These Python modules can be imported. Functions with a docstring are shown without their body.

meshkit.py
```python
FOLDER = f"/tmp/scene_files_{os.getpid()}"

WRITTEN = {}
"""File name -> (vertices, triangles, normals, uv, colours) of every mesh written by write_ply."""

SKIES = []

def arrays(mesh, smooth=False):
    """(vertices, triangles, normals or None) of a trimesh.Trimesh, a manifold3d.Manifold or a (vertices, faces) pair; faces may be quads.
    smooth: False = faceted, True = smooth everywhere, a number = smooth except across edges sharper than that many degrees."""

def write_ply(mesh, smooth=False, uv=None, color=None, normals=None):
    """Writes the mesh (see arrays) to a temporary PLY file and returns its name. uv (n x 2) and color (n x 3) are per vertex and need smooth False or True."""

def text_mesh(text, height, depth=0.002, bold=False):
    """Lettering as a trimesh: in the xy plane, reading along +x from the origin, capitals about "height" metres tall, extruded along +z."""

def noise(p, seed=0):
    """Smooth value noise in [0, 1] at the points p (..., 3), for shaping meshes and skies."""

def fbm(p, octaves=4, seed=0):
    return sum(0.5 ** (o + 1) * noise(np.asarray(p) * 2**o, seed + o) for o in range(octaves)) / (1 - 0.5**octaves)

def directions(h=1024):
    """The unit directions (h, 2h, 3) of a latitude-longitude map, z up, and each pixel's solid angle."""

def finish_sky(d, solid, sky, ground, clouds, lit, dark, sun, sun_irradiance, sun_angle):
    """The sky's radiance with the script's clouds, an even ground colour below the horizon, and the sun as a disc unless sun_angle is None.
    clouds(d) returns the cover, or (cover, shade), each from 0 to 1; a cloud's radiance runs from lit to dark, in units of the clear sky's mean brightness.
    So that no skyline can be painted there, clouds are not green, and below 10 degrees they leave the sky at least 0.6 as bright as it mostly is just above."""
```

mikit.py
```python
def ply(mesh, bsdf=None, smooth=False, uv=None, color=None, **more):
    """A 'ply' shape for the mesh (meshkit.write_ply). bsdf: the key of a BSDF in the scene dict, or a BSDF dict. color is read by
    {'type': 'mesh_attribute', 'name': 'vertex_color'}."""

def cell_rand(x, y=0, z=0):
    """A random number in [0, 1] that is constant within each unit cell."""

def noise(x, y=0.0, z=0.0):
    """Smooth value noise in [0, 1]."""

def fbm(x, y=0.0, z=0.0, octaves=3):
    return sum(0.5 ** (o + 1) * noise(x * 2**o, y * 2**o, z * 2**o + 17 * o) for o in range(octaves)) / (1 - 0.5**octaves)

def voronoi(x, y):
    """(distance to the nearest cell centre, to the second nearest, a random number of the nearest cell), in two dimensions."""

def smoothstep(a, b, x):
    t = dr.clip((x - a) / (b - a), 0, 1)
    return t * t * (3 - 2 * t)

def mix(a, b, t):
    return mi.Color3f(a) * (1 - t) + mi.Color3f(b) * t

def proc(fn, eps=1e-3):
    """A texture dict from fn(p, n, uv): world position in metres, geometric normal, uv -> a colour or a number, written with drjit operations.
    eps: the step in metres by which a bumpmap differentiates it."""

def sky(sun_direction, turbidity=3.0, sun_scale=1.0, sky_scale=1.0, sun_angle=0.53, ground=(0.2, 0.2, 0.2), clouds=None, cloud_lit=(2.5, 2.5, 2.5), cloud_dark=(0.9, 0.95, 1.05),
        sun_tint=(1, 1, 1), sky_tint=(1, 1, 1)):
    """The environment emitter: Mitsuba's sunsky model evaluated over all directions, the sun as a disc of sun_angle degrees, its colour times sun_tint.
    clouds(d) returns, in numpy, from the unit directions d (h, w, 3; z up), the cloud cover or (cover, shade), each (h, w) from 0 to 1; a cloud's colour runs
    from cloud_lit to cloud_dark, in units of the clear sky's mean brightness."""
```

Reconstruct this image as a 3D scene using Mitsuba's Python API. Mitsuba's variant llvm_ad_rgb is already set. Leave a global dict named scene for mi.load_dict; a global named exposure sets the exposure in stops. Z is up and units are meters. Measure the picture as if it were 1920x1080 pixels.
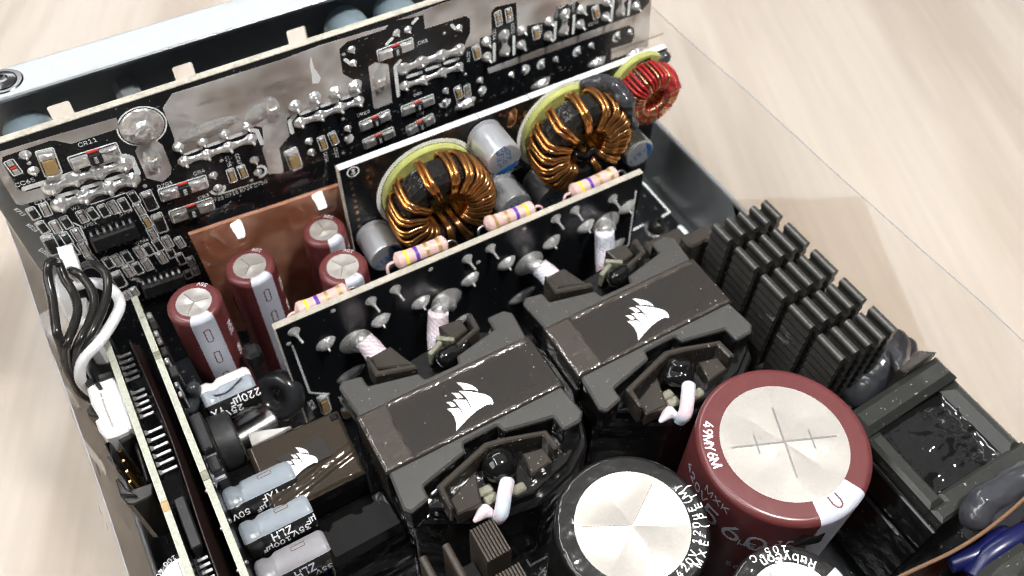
import math, random
import numpy as np, trimesh, manifold3d as m3, shapely, shapely.geometry as sg
import drjit as dr, mitsuba as mi, mikit, meshkit
from mikit import noise, fbm, smoothstep, mix, voronoi
random.seed(7); rng = np.random.default_rng(7)
scene, labels = {'type': 'scene'}, {}
T = mi.ScalarTransform4f

# ---------------------------------------------------------------- camera (all modelling below is in millimetres, written out in metres)
CAM, FWD, UP = np.array([18.9, -140.3, 182.5]), np.array([0.3135, 0.5215, -0.7936]), np.array([0.3893, 0.6916, 0.6083])
scene['camera'] = {'type': 'thinlens', 'fov': 60.17, 'fov_axis': 'x', 'aperture_radius': 0.00065, 'focus_distance': 0.152,
    'near_clip': 0.005, 'far_clip': 20.0,
    'to_world': T().look_at(origin=(CAM * 1e-3).tolist(), target=((CAM + FWD * 100) * 1e-3).tolist(), up=UP.tolist())}
exposure = 0.0

# ---------------------------------------------------------------- light: a pale ceiling, the camera flash, and added side and strip fills
def lamp(key, pos, target, w, h, rad):
    scene[key] = {'type': 'rectangle', 'to_world': T().look_at(origin=pos, target=target, up=[0.1, 0.99, 0.05]) @ T().scale([w / 2, h / 2, 1]),
                  'bsdf': {'type': 'diffuse', 'reflectance': {'type': 'rgb', 'value': 0.6}}, 'emitter': {'type': 'area', 'radiance': {'type': 'rgb', 'value': rad}}}
    labels[key] = {'kind': 'structure'}
scene['room_light'] = {'type': 'constant', 'radiance': {'type': 'rgb', 'value': [0.075, 0.077, 0.08]}}
lamp('ceiling_lamp', [0.35, 0.65, 1.3], [0.35, 0.65, 0.0], 2.6, 2.4, [0.32, 0.325, 0.335])
lamp('window_lamp', [0.25, 1.75, 1.4], [0.1, 0.0, 0.08], 1.7, 0.9, [9.8, 9.8, 9.8])
lamp('added_side_fill', [-0.62, 0.05, 0.55], [0.1, -0.03, 0.0], 0.35, 0.5, [4, 4, 4])  # added unseen fill, brightens the inner face of the right wall
lamp('added_strip_fill', [-0.28, 0.15, 0.9], [0.07, -0.05, 0.0], 0.07, 0.9, [24, 24, 24])  # added unseen strip, gives streak highlights and more fill on the wall
lamp('flash_lamp', [0.15, -0.135, 0.405], [0.09, -0.04, 0.02], 0.045, 0.045, [262, 256, 247])

# ---------------------------------------------------------------- materials
def rgb(*c): return {'type': 'rgb', 'value': list(c if len(c) > 1 else c * 3)}
def mat(key, col, rough=0.4, metal=0.0, bump=None, scale=1e-4, eps=1e-4, two=True, **kw):
    b = {'type': 'principled', 'base_color': mikit.proc(col) if callable(col) else rgb(*col), 'roughness': mikit.proc(rough) if callable(rough) else rough, 'metallic': metal, **kw}
    if bump: b = {'type': 'bumpmap', 'scale': scale, 'arbitrary': mikit.proc(bump, eps=eps), 'bsdf': b}
    scene[key] = {'type': 'twosided', 'bsdf': b} if two else b
def mm(p): return p.x * 1000, p.y * 1000, p.z * 1000
def n3(p, s, off=0): x, y, z = mm(p); return noise(x * s + off, y * s, z * s)
def f3(p, s, off=0, o=3): x, y, z = mm(p); return fbm(x * s + off, y * s, z * s, octaves=o)
def speck(p, s, lo): return smoothstep(lo, lo + 0.03, n3(p, s, 31.7))
def b03(p, n, uv): return f3(p, 0.3)
def b1(p, n, uv): return f3(p, 1.0)
def b4(p, n, uv): return f3(p, 4.0, 0, 2)
def dusty(c, d=0.3, s=1.7, lo=0.925):
    return lambda p, n, uv: mix(c, (d, d, d * 0.97), speck(p, s, lo))
mat('pcb_black', dusty((0.009, 0.010, 0.012)), 0.22)
mat('pcb_edge', lambda p, n, uv: mix((0.36, 0.33, 0.26), (0.58, 0.55, 0.48), f3(p, 2.2)) * (0.75 + 0.3 * n3(p, 0.5)), 0.7)
mat('pcb_edge_white', lambda p, n, uv: mix((0.55, 0.56, 0.55), (0.78, 0.79, 0.78), f3(p, 1.3)), 0.5)
mat('pcb_edge_green', lambda p, n, uv: mix((0.36, 0.38, 0.30), (0.56, 0.57, 0.48), f3(p, 3.0)), 0.7)
mat('solder', (0.90, 0.90, 0.89), 0.2, 0.78, b1, 3.5e-4)
mat('solder_matte', lambda p, n, uv: mix((0.40, 0.40, 0.38), (0.88, 0.88, 0.87), n3(p, 7)), 0.28, 0.6, b1, 2e-4)
mat('tinned_pour', lambda p, n, uv: mix((0.44, 0.39, 0.36), (0.80, 0.79, 0.78), smoothstep(0.30, 0.66, f3(p, 0.10))), 0.22, 0.45, b03, 3e-4)
mat('metal_bright', (0.78, 0.78, 0.77), 0.2, 1.0)
mat('metal_dark', (0.10, 0.10, 0.105), 0.22, 1.0)
mat('gold_pin', (0.85, 0.62, 0.3), 0.25, 1.0)
mat('silkscreen_white', (0.86, 0.89, 0.89), 0.6)
mat('print_white', (0.75, 0.76, 0.78), 0.45)
mat('print_grey', (0.34, 0.36, 0.41), 0.45)
mat('logo_white', (0.88, 0.88, 0.88), 0.5)
mat('chip_tan', (0.42, 0.29, 0.13), 0.45)
mat('chip_brown', (0.16, 0.09, 0.05), 0.4)
mat('chip_black', dusty((0.014, 0.014, 0.015), 0.15), 0.4)
mat('chip_grey', (0.38, 0.35, 0.33), 0.45)
mat('glue_red', (0.62, 0.05, 0.03), 0.35)
mat('case_paint', (0.30, 0.322, 0.333), 0.28, 0.2, b4, 5e-5)
mat('sleeve_maroon', (0.125, 0.030, 0.031), 0.27, 0, b03, 8e-5, clearcoat=0.5, clearcoat_gloss=0.85)
mat('sleeve_black', (0.010, 0.0095, 0.009), 0.11, 0, b03, 9e-4, clearcoat=0.8, clearcoat_gloss=0.95)
mat('sleeve_white', (0.80, 0.79, 0.77), 0.35)
mat('stripe_lilac', (0.52, 0.54, 0.62), 0.32)
mat('stripe_blue', (0.29, 0.33, 0.37), 0.26)
mat('stripe_grey', (0.28, 0.275, 0.295), 0.3)
mat('cap_top', lambda p, n, uv: (0.70 + 0.07 * n3(p, 3.5)) * mi.Color3f(1.0, 0.945, 0.87), 0.27, 0.72, b03, 1.0e-4)
mat('cap_top_small', (0.74, 0.70, 0.66), 0.3, 0.75)
mat('cap_score', (0.30, 0.27, 0.23), 0.4, 0.6)
mat('can_grey', (0.56, 0.58, 0.61), 0.3, 0.6)
mat('can_blue', (0.015, 0.10, 0.30), 0.35)
mat('copper_wire', (0.74, 0.33, 0.09), 0.17, 0.95, clearcoat=0.4)
mat('copper_wire_thin', (0.80, 0.42, 0.22), 0.2, 1.0)
mat('red_wire', (0.42, 0.022, 0.02), 0.2, 0.35, clearcoat=0.6)
mat('ferrite_lacquer', (0.013, 0.012, 0.011), 0.16, 0, b1, 4e-4)
mat('disc_green', (0.40, 0.43, 0.14), 0.25)
mat('copper_plate', lambda p, n, uv: mix((0.58, 0.22, 0.12), (0.90, 0.48, 0.32), smoothstep(0.3, 0.7, f3(p, 0.13))), 0.27, 0.42, lambda p, n, uv: noise(p.x * 300, p.z * 5200, 0.0), 2.5e-5)
mat('resistor_pink', (0.62, 0.42, 0.385), 0.55, 0, b1, 1e-4)
mat('band_yellow', (0.85, 0.62, 0.05), 0.5); mat('band_violet', (0.10, 0.035, 0.34), 0.5); mat('band_gold', (0.48, 0.31, 0.13), 0.4, 0.4)
mat('bobbin_grey', dusty((0.062, 0.060, 0.056), 0.3, 2.6, 0.93), 0.42, 0, b4, 3e-5)
mat('bobbin_brown', dusty((0.042, 0.036, 0.030), 0.4, 2.2, 0.885), 0.2, 0, b1, 1.2e-4)
mat('tape_brown', dusty((0.023, 0.019, 0.016), 0.4, 1.5, 0.915), 0.17, 0, b03, 2.5e-4, clearcoat=0.7, clearcoat_gloss=0.95)
mat('tape_label', dusty((0.026, 0.0225, 0.020), 0.4, 1.5, 0.93), 0.27)
mat('tape_foil', (0.062, 0.049, 0.037), 0.08, 0.45, b03, 3.5e-4)
mat('divider_brown', (0.018, 0.010, 0.009), 0.15, 0, b03, 2e-4, clearcoat=0.5)
mat('potting_black', dusty((0.006, 0.006, 0.006), 0.25, 1.4, 0.94), 0.11, 0, b03, 3e-4, specular=0.6)
mat('gel_black', (0.005, 0.005, 0.005), 0.06, 0, b03, 3.5e-4, specular=0.7)
mat('heatsink_black', lambda p, n, uv: mix((0.045, 0.044, 0.040), (0.075, 0.073, 0.067), n3(p, 2.5)), 0.27, 0.3)
mat('heatsink_brown', (0.055, 0.044, 0.034), 0.42, 0.2)
mat('ferrite_grey', dusty((0.036, 0.038, 0.034), 0.3, 2.0, 0.93), 0.28, 0.3, b4, 5e-5)
mat('glue_grey', (0.040, 0.042, 0.048), 0.18, 0, b03, 3e-4)
mat('wire_black', (0.016, 0.015, 0.014), 0.24); mat('wire_white', (0.82, 0.83, 0.86), 0.4)
mat('nylon_white', (0.76, 0.77, 0.77), 0.4); mat('nylon_black', (0.022, 0.021, 0.020), 0.35)
mat('rubber_black', (0.017, 0.017, 0.018), 0.5); mat('shrink_black', (0.02, 0.021, 0.023), 0.2, 0, b03, 2e-4)
def litz(p, n, uv):
    s = dr.sin(uv.y * 6.2832 * 8 + uv.x * 6.2832 * 9.0) * 0.5 + 0.5
    blue = smoothstep(0.46, 0.68, f3(p, 0.2, 5.0))
    c = mix((0.70, 0.47, 0.44), (0.79, 0.69, 0.75), s)
    return mix(c, (0.60, 0.66, 0.76), 0.3 + 0.6 * blue)
mat('litz_sleeve', litz, 0.2, 0, lambda p, n, uv: dr.sin(uv.y * 6.2832 * 8 + uv.x * 6.2832 * 9.0) + 0.6 * f3(p, 0.6), 4e-5, clearcoat=0.7, clearcoat_gloss=0.9)
mat('litz_plain', lambda p, n, uv: mix((0.74, 0.60, 0.64), (0.62, 0.70, 0.78), smoothstep(0.40, 0.62, f3(p, 0.25, 2.0))), 0.16, 0, clearcoat=0.7)
mat('margin_tape', lambda p, n, uv: mix((0.10, 0.10, 0.07), (0.34, 0.33, 0.25), f3(p, 1.5)), 0.5)
mat('paper_white', lambda p, n, uv: mix((0.55, 0.53, 0.48), (0.75, 0.74, 0.72), f3(p, 0.3)), 0.5)
mat('silver_can', (0.72, 0.72, 0.71), 0.18, 1.0)
mat('blue_vinyl', (0.01, 0.19, 0.48), 0.3); mat('blue_deep', (0.005, 0.007, 0.055), 0.3); mat('spacer_grey', (0.27, 0.35, 0.40), 0.25, 0.2); mat('tape_gloss', (0.045, 0.036, 0.029), 0.07, 0, b1, 2.5e-4, specular=0.8, clearcoat=1.0, clearcoat_gloss=0.97); mat('board_amber', (0.055, 0.016, 0.010), 0.15, 0, clearcoat=0.5)
def wood(p, n, uv):
    x, y, z = mm(p)
    v, u = x * 0.40 + y * 0.92, x * 0.92 - y * 0.40
    w = noise(u * 0.012, v * 0.004, 1.0) * 60
    g = fbm(u * 0.06 + w * 0.05, v * 0.007, 3.0)
    c = mix((0.455, 0.385, 0.315), (0.565, 0.50, 0.43), smoothstep(0.2, 0.75, g))
    c = mix(c, (0.36, 0.29, 0.235), 0.45 * smoothstep(0.62, 0.85, fbm(u * 0.05 + 9 + w * 0.03, v * 0.014, 5.0)))
    return c * (0.955 + 0.06 * noise(u * 0.55, v * 0.03, 8.0) + 0.03 * noise(u * 2.2, v * 0.12, 4.0))
mat('wood_laminate', wood, 0.42, 0, specular=0.3)
scene['film_clear'] = {'type': 'thindielectric', 'int_ior': 1.45}
scene['film_amber'] = {'type': 'thindielectric', 'int_ior': 1.5, 'specular_transmittance': rgb(0.42, 0.16, 0.08)}
scene['film_brown'] = {'type': 'thindielectric', 'int_ior': 1.5, 'specular_transmittance': rgb(0.40, 0.26, 0.20)}
scene['shade_tint'] = {'type': 'thindielectric', 'int_ior': 1.2, 'specular_transmittance': rgb(0.87, 0.83, 0.79)}  # brown tint that puts shade on the wood seen through it
scene['film_haze'] = {'type': 'twosided', 'bsdf': {'type': 'diffuse', 'reflectance': rgb(0.5)}}
scene['film_smoke'] = {'type': 'thindielectric', 'int_ior': 1.4, 'specular_transmittance': rgb(0.80, 0.76, 0.72)}

# ---------------------------------------------------------------- helpers
used = set()
def key_for(parent, name):
    base = f'{parent}__{name}' if parent else name
    k, i = base, 0
    while k in used: i += 1; k = f'{base}_{i:03d}'
    used.add(k); return k
def thing(name, label, cat, group=None):
    k = key_for(None, name); assert k not in scene, k; labels[k] = {'label': label, 'category': cat}
    if group: labels[k]['group'] = group
    return k
def join(ms):
    ms = [m for m in (ms if isinstance(ms, (list, tuple)) else [ms]) if m is not None]
    v, f, o = [], [], 0
    for m in ms:
        a, b = m; v.append(a); f.append(b + o); o += len(a)
    return np.vstack(v), np.vstack(f)
def put(parent, name, mesh, bsdf, smooth=False, uv=None, label=None, kind=None):
    k = key_for(parent, name)
    v, f = join(mesh) if isinstance(mesh, list) else mesh
    scene[k] = mikit.ply((np.asarray(v, float) * 1e-3, f), bsdf, smooth=smooth, uv=uv)
    if label or kind: labels[k] = {**({'label': label} if label else {}), **({'kind': kind} if kind else {})}
    return k
def solo(name, label, cat, mesh, bsdf, smooth=False, group=None, uv=None):
    k = thing(name, label, cat, group); used.discard(k); put(None, name, mesh, bsdf, smooth, uv) if k == name else put_as(k, mesh, bsdf, smooth, uv); used.add(k); return k
def put_as(k, mesh, bsdf, smooth, uv=None):
    v, f = join(mesh) if isinstance(mesh, list) else mesh
    scene[k] = mikit.ply((np.asarray(v, float) * 1e-3, f), bsdf, smooth=smooth, uv=uv)
def xf(m, M):
    v, f = m; M = np.asarray(M, float); w = v @ M[:3, :3].T + M[:3, 3]
    return w, (f[:, ::-1] if np.linalg.det(M[:3, :3]) < 0 else f)
def frame(o, u, v, w):
    M = np.eye(4); M[:3, 0], M[:3, 1], M[:3, 2], M[:3, 3] = u, v, w, o; return M
def FY(Y, o=(0, 0)): return frame((o[0], Y, o[1]), (1, 0, 0), (0, 0, 1), (0, -1, 0))       # faces -y (towards the viewer); local u=x v=z w=-y
def FZ(Z, o=(0, 0)): return frame((o[0], o[1], Z), (1, 0, 0), (0, 1, 0), (0, 0, 1))
def axis_frame(p, q, up=(0, 0, 1)):
    p, q = np.array(p, float), np.array(q, float); w = (q - p) / np.linalg.norm(q - p); up = np.array(up, float)
    if abs(w @ up) > 0.98: up = np.array([0, 1.0, 0])
    u = np.cross(up, w); u /= np.linalg.norm(u); return frame(p, u, np.cross(w, u), w)
def hull(pts):
    h = trimesh.convex.convex_hull(np.asarray(pts, float)); return np.array(h.vertices), np.array(h.faces)
def box(a, b, c=0.0):
    a, b = np.minimum(a, b).astype(float), np.maximum(a, b).astype(float); c = min(c, 0.45 * (b - a).min())
    P = []
    for s in np.ndindex(2, 2, 2):
        q = np.where(s, b, a); d = np.where(s, -1, 1)
        if c <= 0: P.append(q)
        else:
            for k in range(3):
                e = np.full(3, c) * d; e[k] = 0; P.append(q + e)
    return hull(P)
def clean(poly): return np.array(sg.Polygon(poly).exterior.coords)[:-1]
def ccw(P):
    P = np.asarray(P, float); a = np.sum(P[:, 0] * np.roll(P[:, 1], -1) - np.roll(P[:, 0], -1) * P[:, 1]); return P if a > 0 else P[::-1]
def rounded(P, r, q=3):
    g = sg.Polygon(P).buffer(-r, join_style=2).buffer(r, quad_segs=q).buffer(r, join_style=2).buffer(-r, quad_segs=q)
    if g.geom_type != 'Polygon': g = max(g.geoms, key=lambda s: s.area)
    return np.array(g.exterior.coords)[:-1]
def tri(P, holes=()):
    v, f = trimesh.creation.triangulate_polygon(sg.Polygon(P, holes), engine='earcut'); return np.asarray(v), np.asarray(f)
def prism(P, z0, z1, bev=0.0):
    """extruded outline with a chamfered upper rim"""
    P = ccw(P); n = len(P)
    e = np.roll(P, -1, 0) - P; e /= np.linalg.norm(e, axis=1, keepdims=True) + 1e-12
    nr = np.stack([-e[:, 1], e[:, 0]], 1); b = nr + np.roll(nr, 1, 0); d = np.maximum((b * b).sum(1) / 2, 0.35)[:, None]
    I = P + bev * b / d
    rings = [(P, z0), (P, z1 - bev)] + ([(I, z1)] if bev > 0 else [])
    if bev <= 0: rings = [(P, z0), (P, z1)]
    V = [np.c_[p, np.full(n, z)] for p, z in rings]; F = []
    i = np.arange(n); j = (i + 1) % n
    for k in range(len(rings) - 1):
        a = k * n
        F += [np.c_[a + i, a + j, a + n + j], np.c_[a + i, a + n + j, a + n + i]]
    m = trimesh.creation.triangulate_polygon(sg.Polygon(rings[-1][0]), engine='earcut')
    cv, cf = np.asarray(m[0]), np.asarray(m[1])
    o = len(rings) * n
    cr = np.cross(cv[cf[:, 1]] - cv[cf[:, 0]], cv[cf[:, 2]] - cv[cf[:, 0]]); cf = np.where((cr < 0)[:, None], cf[:, ::-1], cf)
    V += [np.c_[cv, np.full(len(cv), z1)], np.c_[cv, np.full(len(cv), z0)]]; F += [cf + o, cf[:, ::-1] + o + len(cv)]
    return np.vstack(V), np.vstack(F)
def shape_prism(g, z0, z1):
    """extrude a shapely (multi)polygon with holes"""
    out = []
    for p in getattr(g, 'geoms', [g]):
        if p.geom_type != 'Polygon' or p.area < 1e-4: continue
        m = trimesh.creation.extrude_polygon(p, z1 - z0, engine='earcut'); v = np.array(m.vertices); v[:, 2] += z0; out.append((v, np.array(m.faces)))
    return join(out)
def lathe(prof, n=32, sx=1, sy=1):
    prof = np.asarray(prof, float); k = len(prof); t = np.arange(n) * 2 * np.pi / n
    V = np.stack([np.outer(prof[:, 0], np.cos(t)) * sx, np.outer(prof[:, 0], np.sin(t)) * sy, np.repeat(prof[:, 1:2], n, 1)], -1).reshape(-1, 3)
    i, j = np.meshgrid(np.arange(k - 1), np.arange(n), indexing='ij'); j2 = (j + 1) % n
    a, b, c, d = i * n + j, i * n + j2, (i + 1) * n + j2, (i + 1) * n + j
    return V, np.vstack([np.stack([a, b, c], -1).reshape(-1, 3), np.stack([a, c, d], -1).reshape(-1, 3)])
def spline(P, m=8, closed=False):
    P = np.asarray(P, float)
    if len(P) < 3 and not closed: return np.array([P[0] + (P[-1] - P[0]) * t for t in np.linspace(0, 1, m + 1)])
    if closed: Q = np.vstack([P[-1:], P, P[:2]])
    else: Q = np.vstack([2 * P[0] - P[1], P, 2 * P[-1] - P[-2]])
    out = []
    for k in range(1, len(Q) - 2):
        p0, p1, p2, p3 = Q[k - 1:k + 3]
        for t in np.arange(m) / m: out.append(0.5 * (2 * p1 + (p2 - p0) * t + (2 * p0 - 5 * p1 + 4 * p2 - p3) * t * t + (3 * p1 - p0 - 3 * p2 + p3) * t ** 3))
    if not closed: out.append(P[-1])
    return np.array(out)
def tube(path, r, n=8, closed=False, uv=False):
    P = np.asarray(path, float); k = len(P); r = np.broadcast_to(r, k)
    t = (np.roll(P, -1, 0) - np.roll(P, 1, 0)) if closed else np.gradient(P, axis=0)
    t /= np.linalg.norm(t, axis=1, keepdims=True) + 1e-12
    up = np.array([0, 0, 1.0]) if abs(t[0, 2]) < 0.8 else np.array([1.0, 0, 0])
    u = np.cross(t[0], up); u /= np.linalg.norm(u); U = []
    for i in range(k):
        u = u - t[i] * (u @ t[i]); u /= np.linalg.norm(u); U.append(u)
    U = np.array(U); W = np.cross(t, U); nn = n + 1 if uv else n
    a = np.arange(nn) * 2 * np.pi / n
    V = (P[:, None] + r[:, None, None] * (U[:, None] * np.cos(a)[None, :, None] + W[:, None] * np.sin(a)[None, :, None])).reshape(-1, 3)
    F = []; rows = k if closed else k - 1
    for i in range(rows):
        i2 = (i + 1) % k
        for j in range(n):
            j2 = j + 1 if uv else (j + 1) % n
            F += [[i * nn + j, i2 * nn + j2, i * nn + j2], [i * nn + j, i2 * nn + j, i2 * nn + j2]]
    if not closed:
        for e, fl in ((0, False), (k - 1, True)):
            V = np.vstack([V, P[e:e + 1]]); c = len(V) - 1
            for j in range(n):
                j2 = j + 1 if uv else (j + 1) % n
                F.append([c, e * nn + j2, e * nn + j] if fl else [c, e * nn + j, e * nn + j2])
    F = np.array(F)[:, ::-1]
    if uv:
        L = np.r_[0, np.cumsum(np.linalg.norm(np.diff(P, axis=0), axis=1))]
        q = np.c_[np.tile(np.arange(nn) / n, k), np.repeat(L / 10, nn)]; q = np.vstack([q, np.zeros((len(V) - len(q), 2))])
        return (V, F), q
    return V, F
def ball(c, r, n=2, noise_amp=0.0, seed=0, f=0.4):
    m = trimesh.creation.icosphere(subdivisions=n); v = np.array(m.vertices)
    if noise_amp: v = v * (1 + noise_amp * (meshkit.noise(v * 1.0 / f + seed * 7.1, seed)[:, None] - 0.5))
    return v * np.asarray(r) + np.asarray(c), np.array(m.faces)
def blob(spheres, res=0.9, it=12, amp=0.0, seed=1):
    """melted lump: hulls of successive spheres, joined and smoothed"""
    S = [m3.Manifold.sphere(s[3], 20).translate(tuple(float(q) for q in s[:3])) for s in spheres]
    M = S[0] if len(S) == 1 else m3.Manifold.batch_boolean([m3.Manifold.batch_hull([S[i], S[i + 1]]) for i in range(len(S) - 1)], m3.OpType.Add)
    m = M.refine_to_length(res).to_mesh(); t = trimesh.Trimesh(m.vert_properties[:, :3], m.tri_verts, process=True)
    trimesh.smoothing.filter_taubin(t, lamb=0.5, nu=0.52, iterations=it); v = np.array(t.vertices)
    if amp: v = v + np.array(t.vertex_normals) * amp * (meshkit.fbm(v * 0.35, 3, seed)[:, None] - 0.5) * 2
    return v, np.array(t.faces)
_tc = {}
def text(s, h, M, center=True, bold=False, rot=0.0, depth=0.04, bend=None, sx=1.0, align=None):
    if (s, bold) not in _tc:
        t = meshkit.text_mesh(s, 1.0, 1.0, bold); _tc[(s, bold)] = (np.array(t.vertices), np.array(t.faces))
    v, f = _tc[(s, bold)]; v = v * [h * sx, h, depth]
    if center: v = v - [(v[:, 0].min() + v[:, 0].max()) / 2, h / 2, 0]
    if rot: c, q = math.cos(math.radians(rot)), math.sin(math.radians(rot)); v = v @ np.array([[c, q, 0], [-q, c, 0], [0, 0, 1.0]])
    if bend: v = np.stack([v[:, 1], v[:, 0], v[:, 2]], 1) if False else v
    return xf((v, f), M)
def on_drum(m, R):
    """wrap a flat sheet (u along the circumference, v along the axis, w outwards) round a drum of radius R whose axis is local z; u=0 faces local -y"""
    v, f = m; a = v[:, 0] / R; r = R + v[:, 2]
    return np.stack([r * np.sin(a), -r * np.cos(a), v[:, 1]], 1), f
def bar(p, q, w, z0=0.02, z1=0.07, round_=True):
    """painted bar between two points of a board"""
    g = sg.LineString([p, q]).buffer(w / 2, cap_style=1 if round_ else 2, quad_segs=4); return shape_prism(g, z0, z1)
def outline(P, w, z0=0.02, z1=0.07, closed=True):
    g = (sg.LinearRing(P) if closed else sg.LineString(P)).buffer(w / 2, join_style=1, quad_segs=3); return shape_prism(g, z0, z1)
def ring2d(c, r, w, a0=0, a1=360):
    t = np.radians(np.linspace(a0, a1, 40)); L = np.c_[c[0] + r * np.cos(t), c[1] + r * np.sin(t)]
    return shape_prism(sg.LineString(L).buffer(w / 2, cap_style=2), 0.02, 0.07)
def dome(c, r, h, sx=1, sy=1, rot=0.0, pin=True, tilt=(0.3, -0.5), seed=0):
    """solder joint: a drop that spreads at the foot, with the cut lead standing out of it"""
    prof = [(r * 1.08, 0), (r, 0.06 * h), (r * .88, .32 * h), (r * .68, .62 * h), (r * .45, .84 * h), (r * .2, .97 * h), (0.001, h)]
    v, f = lathe(prof, 18, sx, sy); g = np.random.default_rng(seed); k = g.uniform(-1, 1, 3) * 3
    v[:, :2] *= 1 + 0.16 * (meshkit.noise(np.c_[v[:, :2] / r * 0.9 + k[:2], v[:, 2] * 0 + k[2]])[:, None] - 0.5)
    a = math.radians(rot); v = v @ np.array([[math.cos(a), math.sin(a), 0], [-math.sin(a), math.cos(a), 0], [0, 0, 1.0]])
    v = v + [c[0], c[1], 0]; out = [(v, f)]
    if pin: out.append(tube([(c[0], c[1], h * .5), (c[0] + tilt[0] * h * .4, c[1] + tilt[1] * h * .4, h * 1.45)], [r * .3, r * .24], 7))
    return join(out)
def cone(c, r, h, rp, lp, tilt=(0.35, -0.75), sx=1.0):
    """eyelet joint: wide thin skirt drawn up to a lead"""
    prof = [(r, 0), (r * .97, .05 * h), (r * .8, .16 * h), (r * .6, .34 * h), (r * .42, .6 * h), (max(rp, r * .28), h), (0.001, h * 1.05)]
    v, f = lathe(prof, 22, sx, 1); v = v.copy(); s = v[:, 2] / h; v[:, 0] += tilt[0] * h * s * .6; v[:, 1] += tilt[1] * h * s * .6
    v[:, :2] += c; q = np.array([c[0] + tilt[0] * h * .5, c[1] + tilt[1] * h * .5, h * .8]); d = np.array([tilt[0], tilt[1], 1.0]); d /= np.linalg.norm(d)
    return join([(v, f), tube([q, q + d * lp], rp, 8)]) if lp else (v, f)
def drum(p, q, prof, n=40): return xf(lathe(prof, n), axis_frame(p, q))

# ---------------------------------------------------------------- the surface underneath
put(None, 'wooden_tabletop', box((-900, -700, -30), (1200, 1300, -9)), 'wood_laminate', label='pale wood-look laminate tabletop with straight grain', kind='structure')

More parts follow.
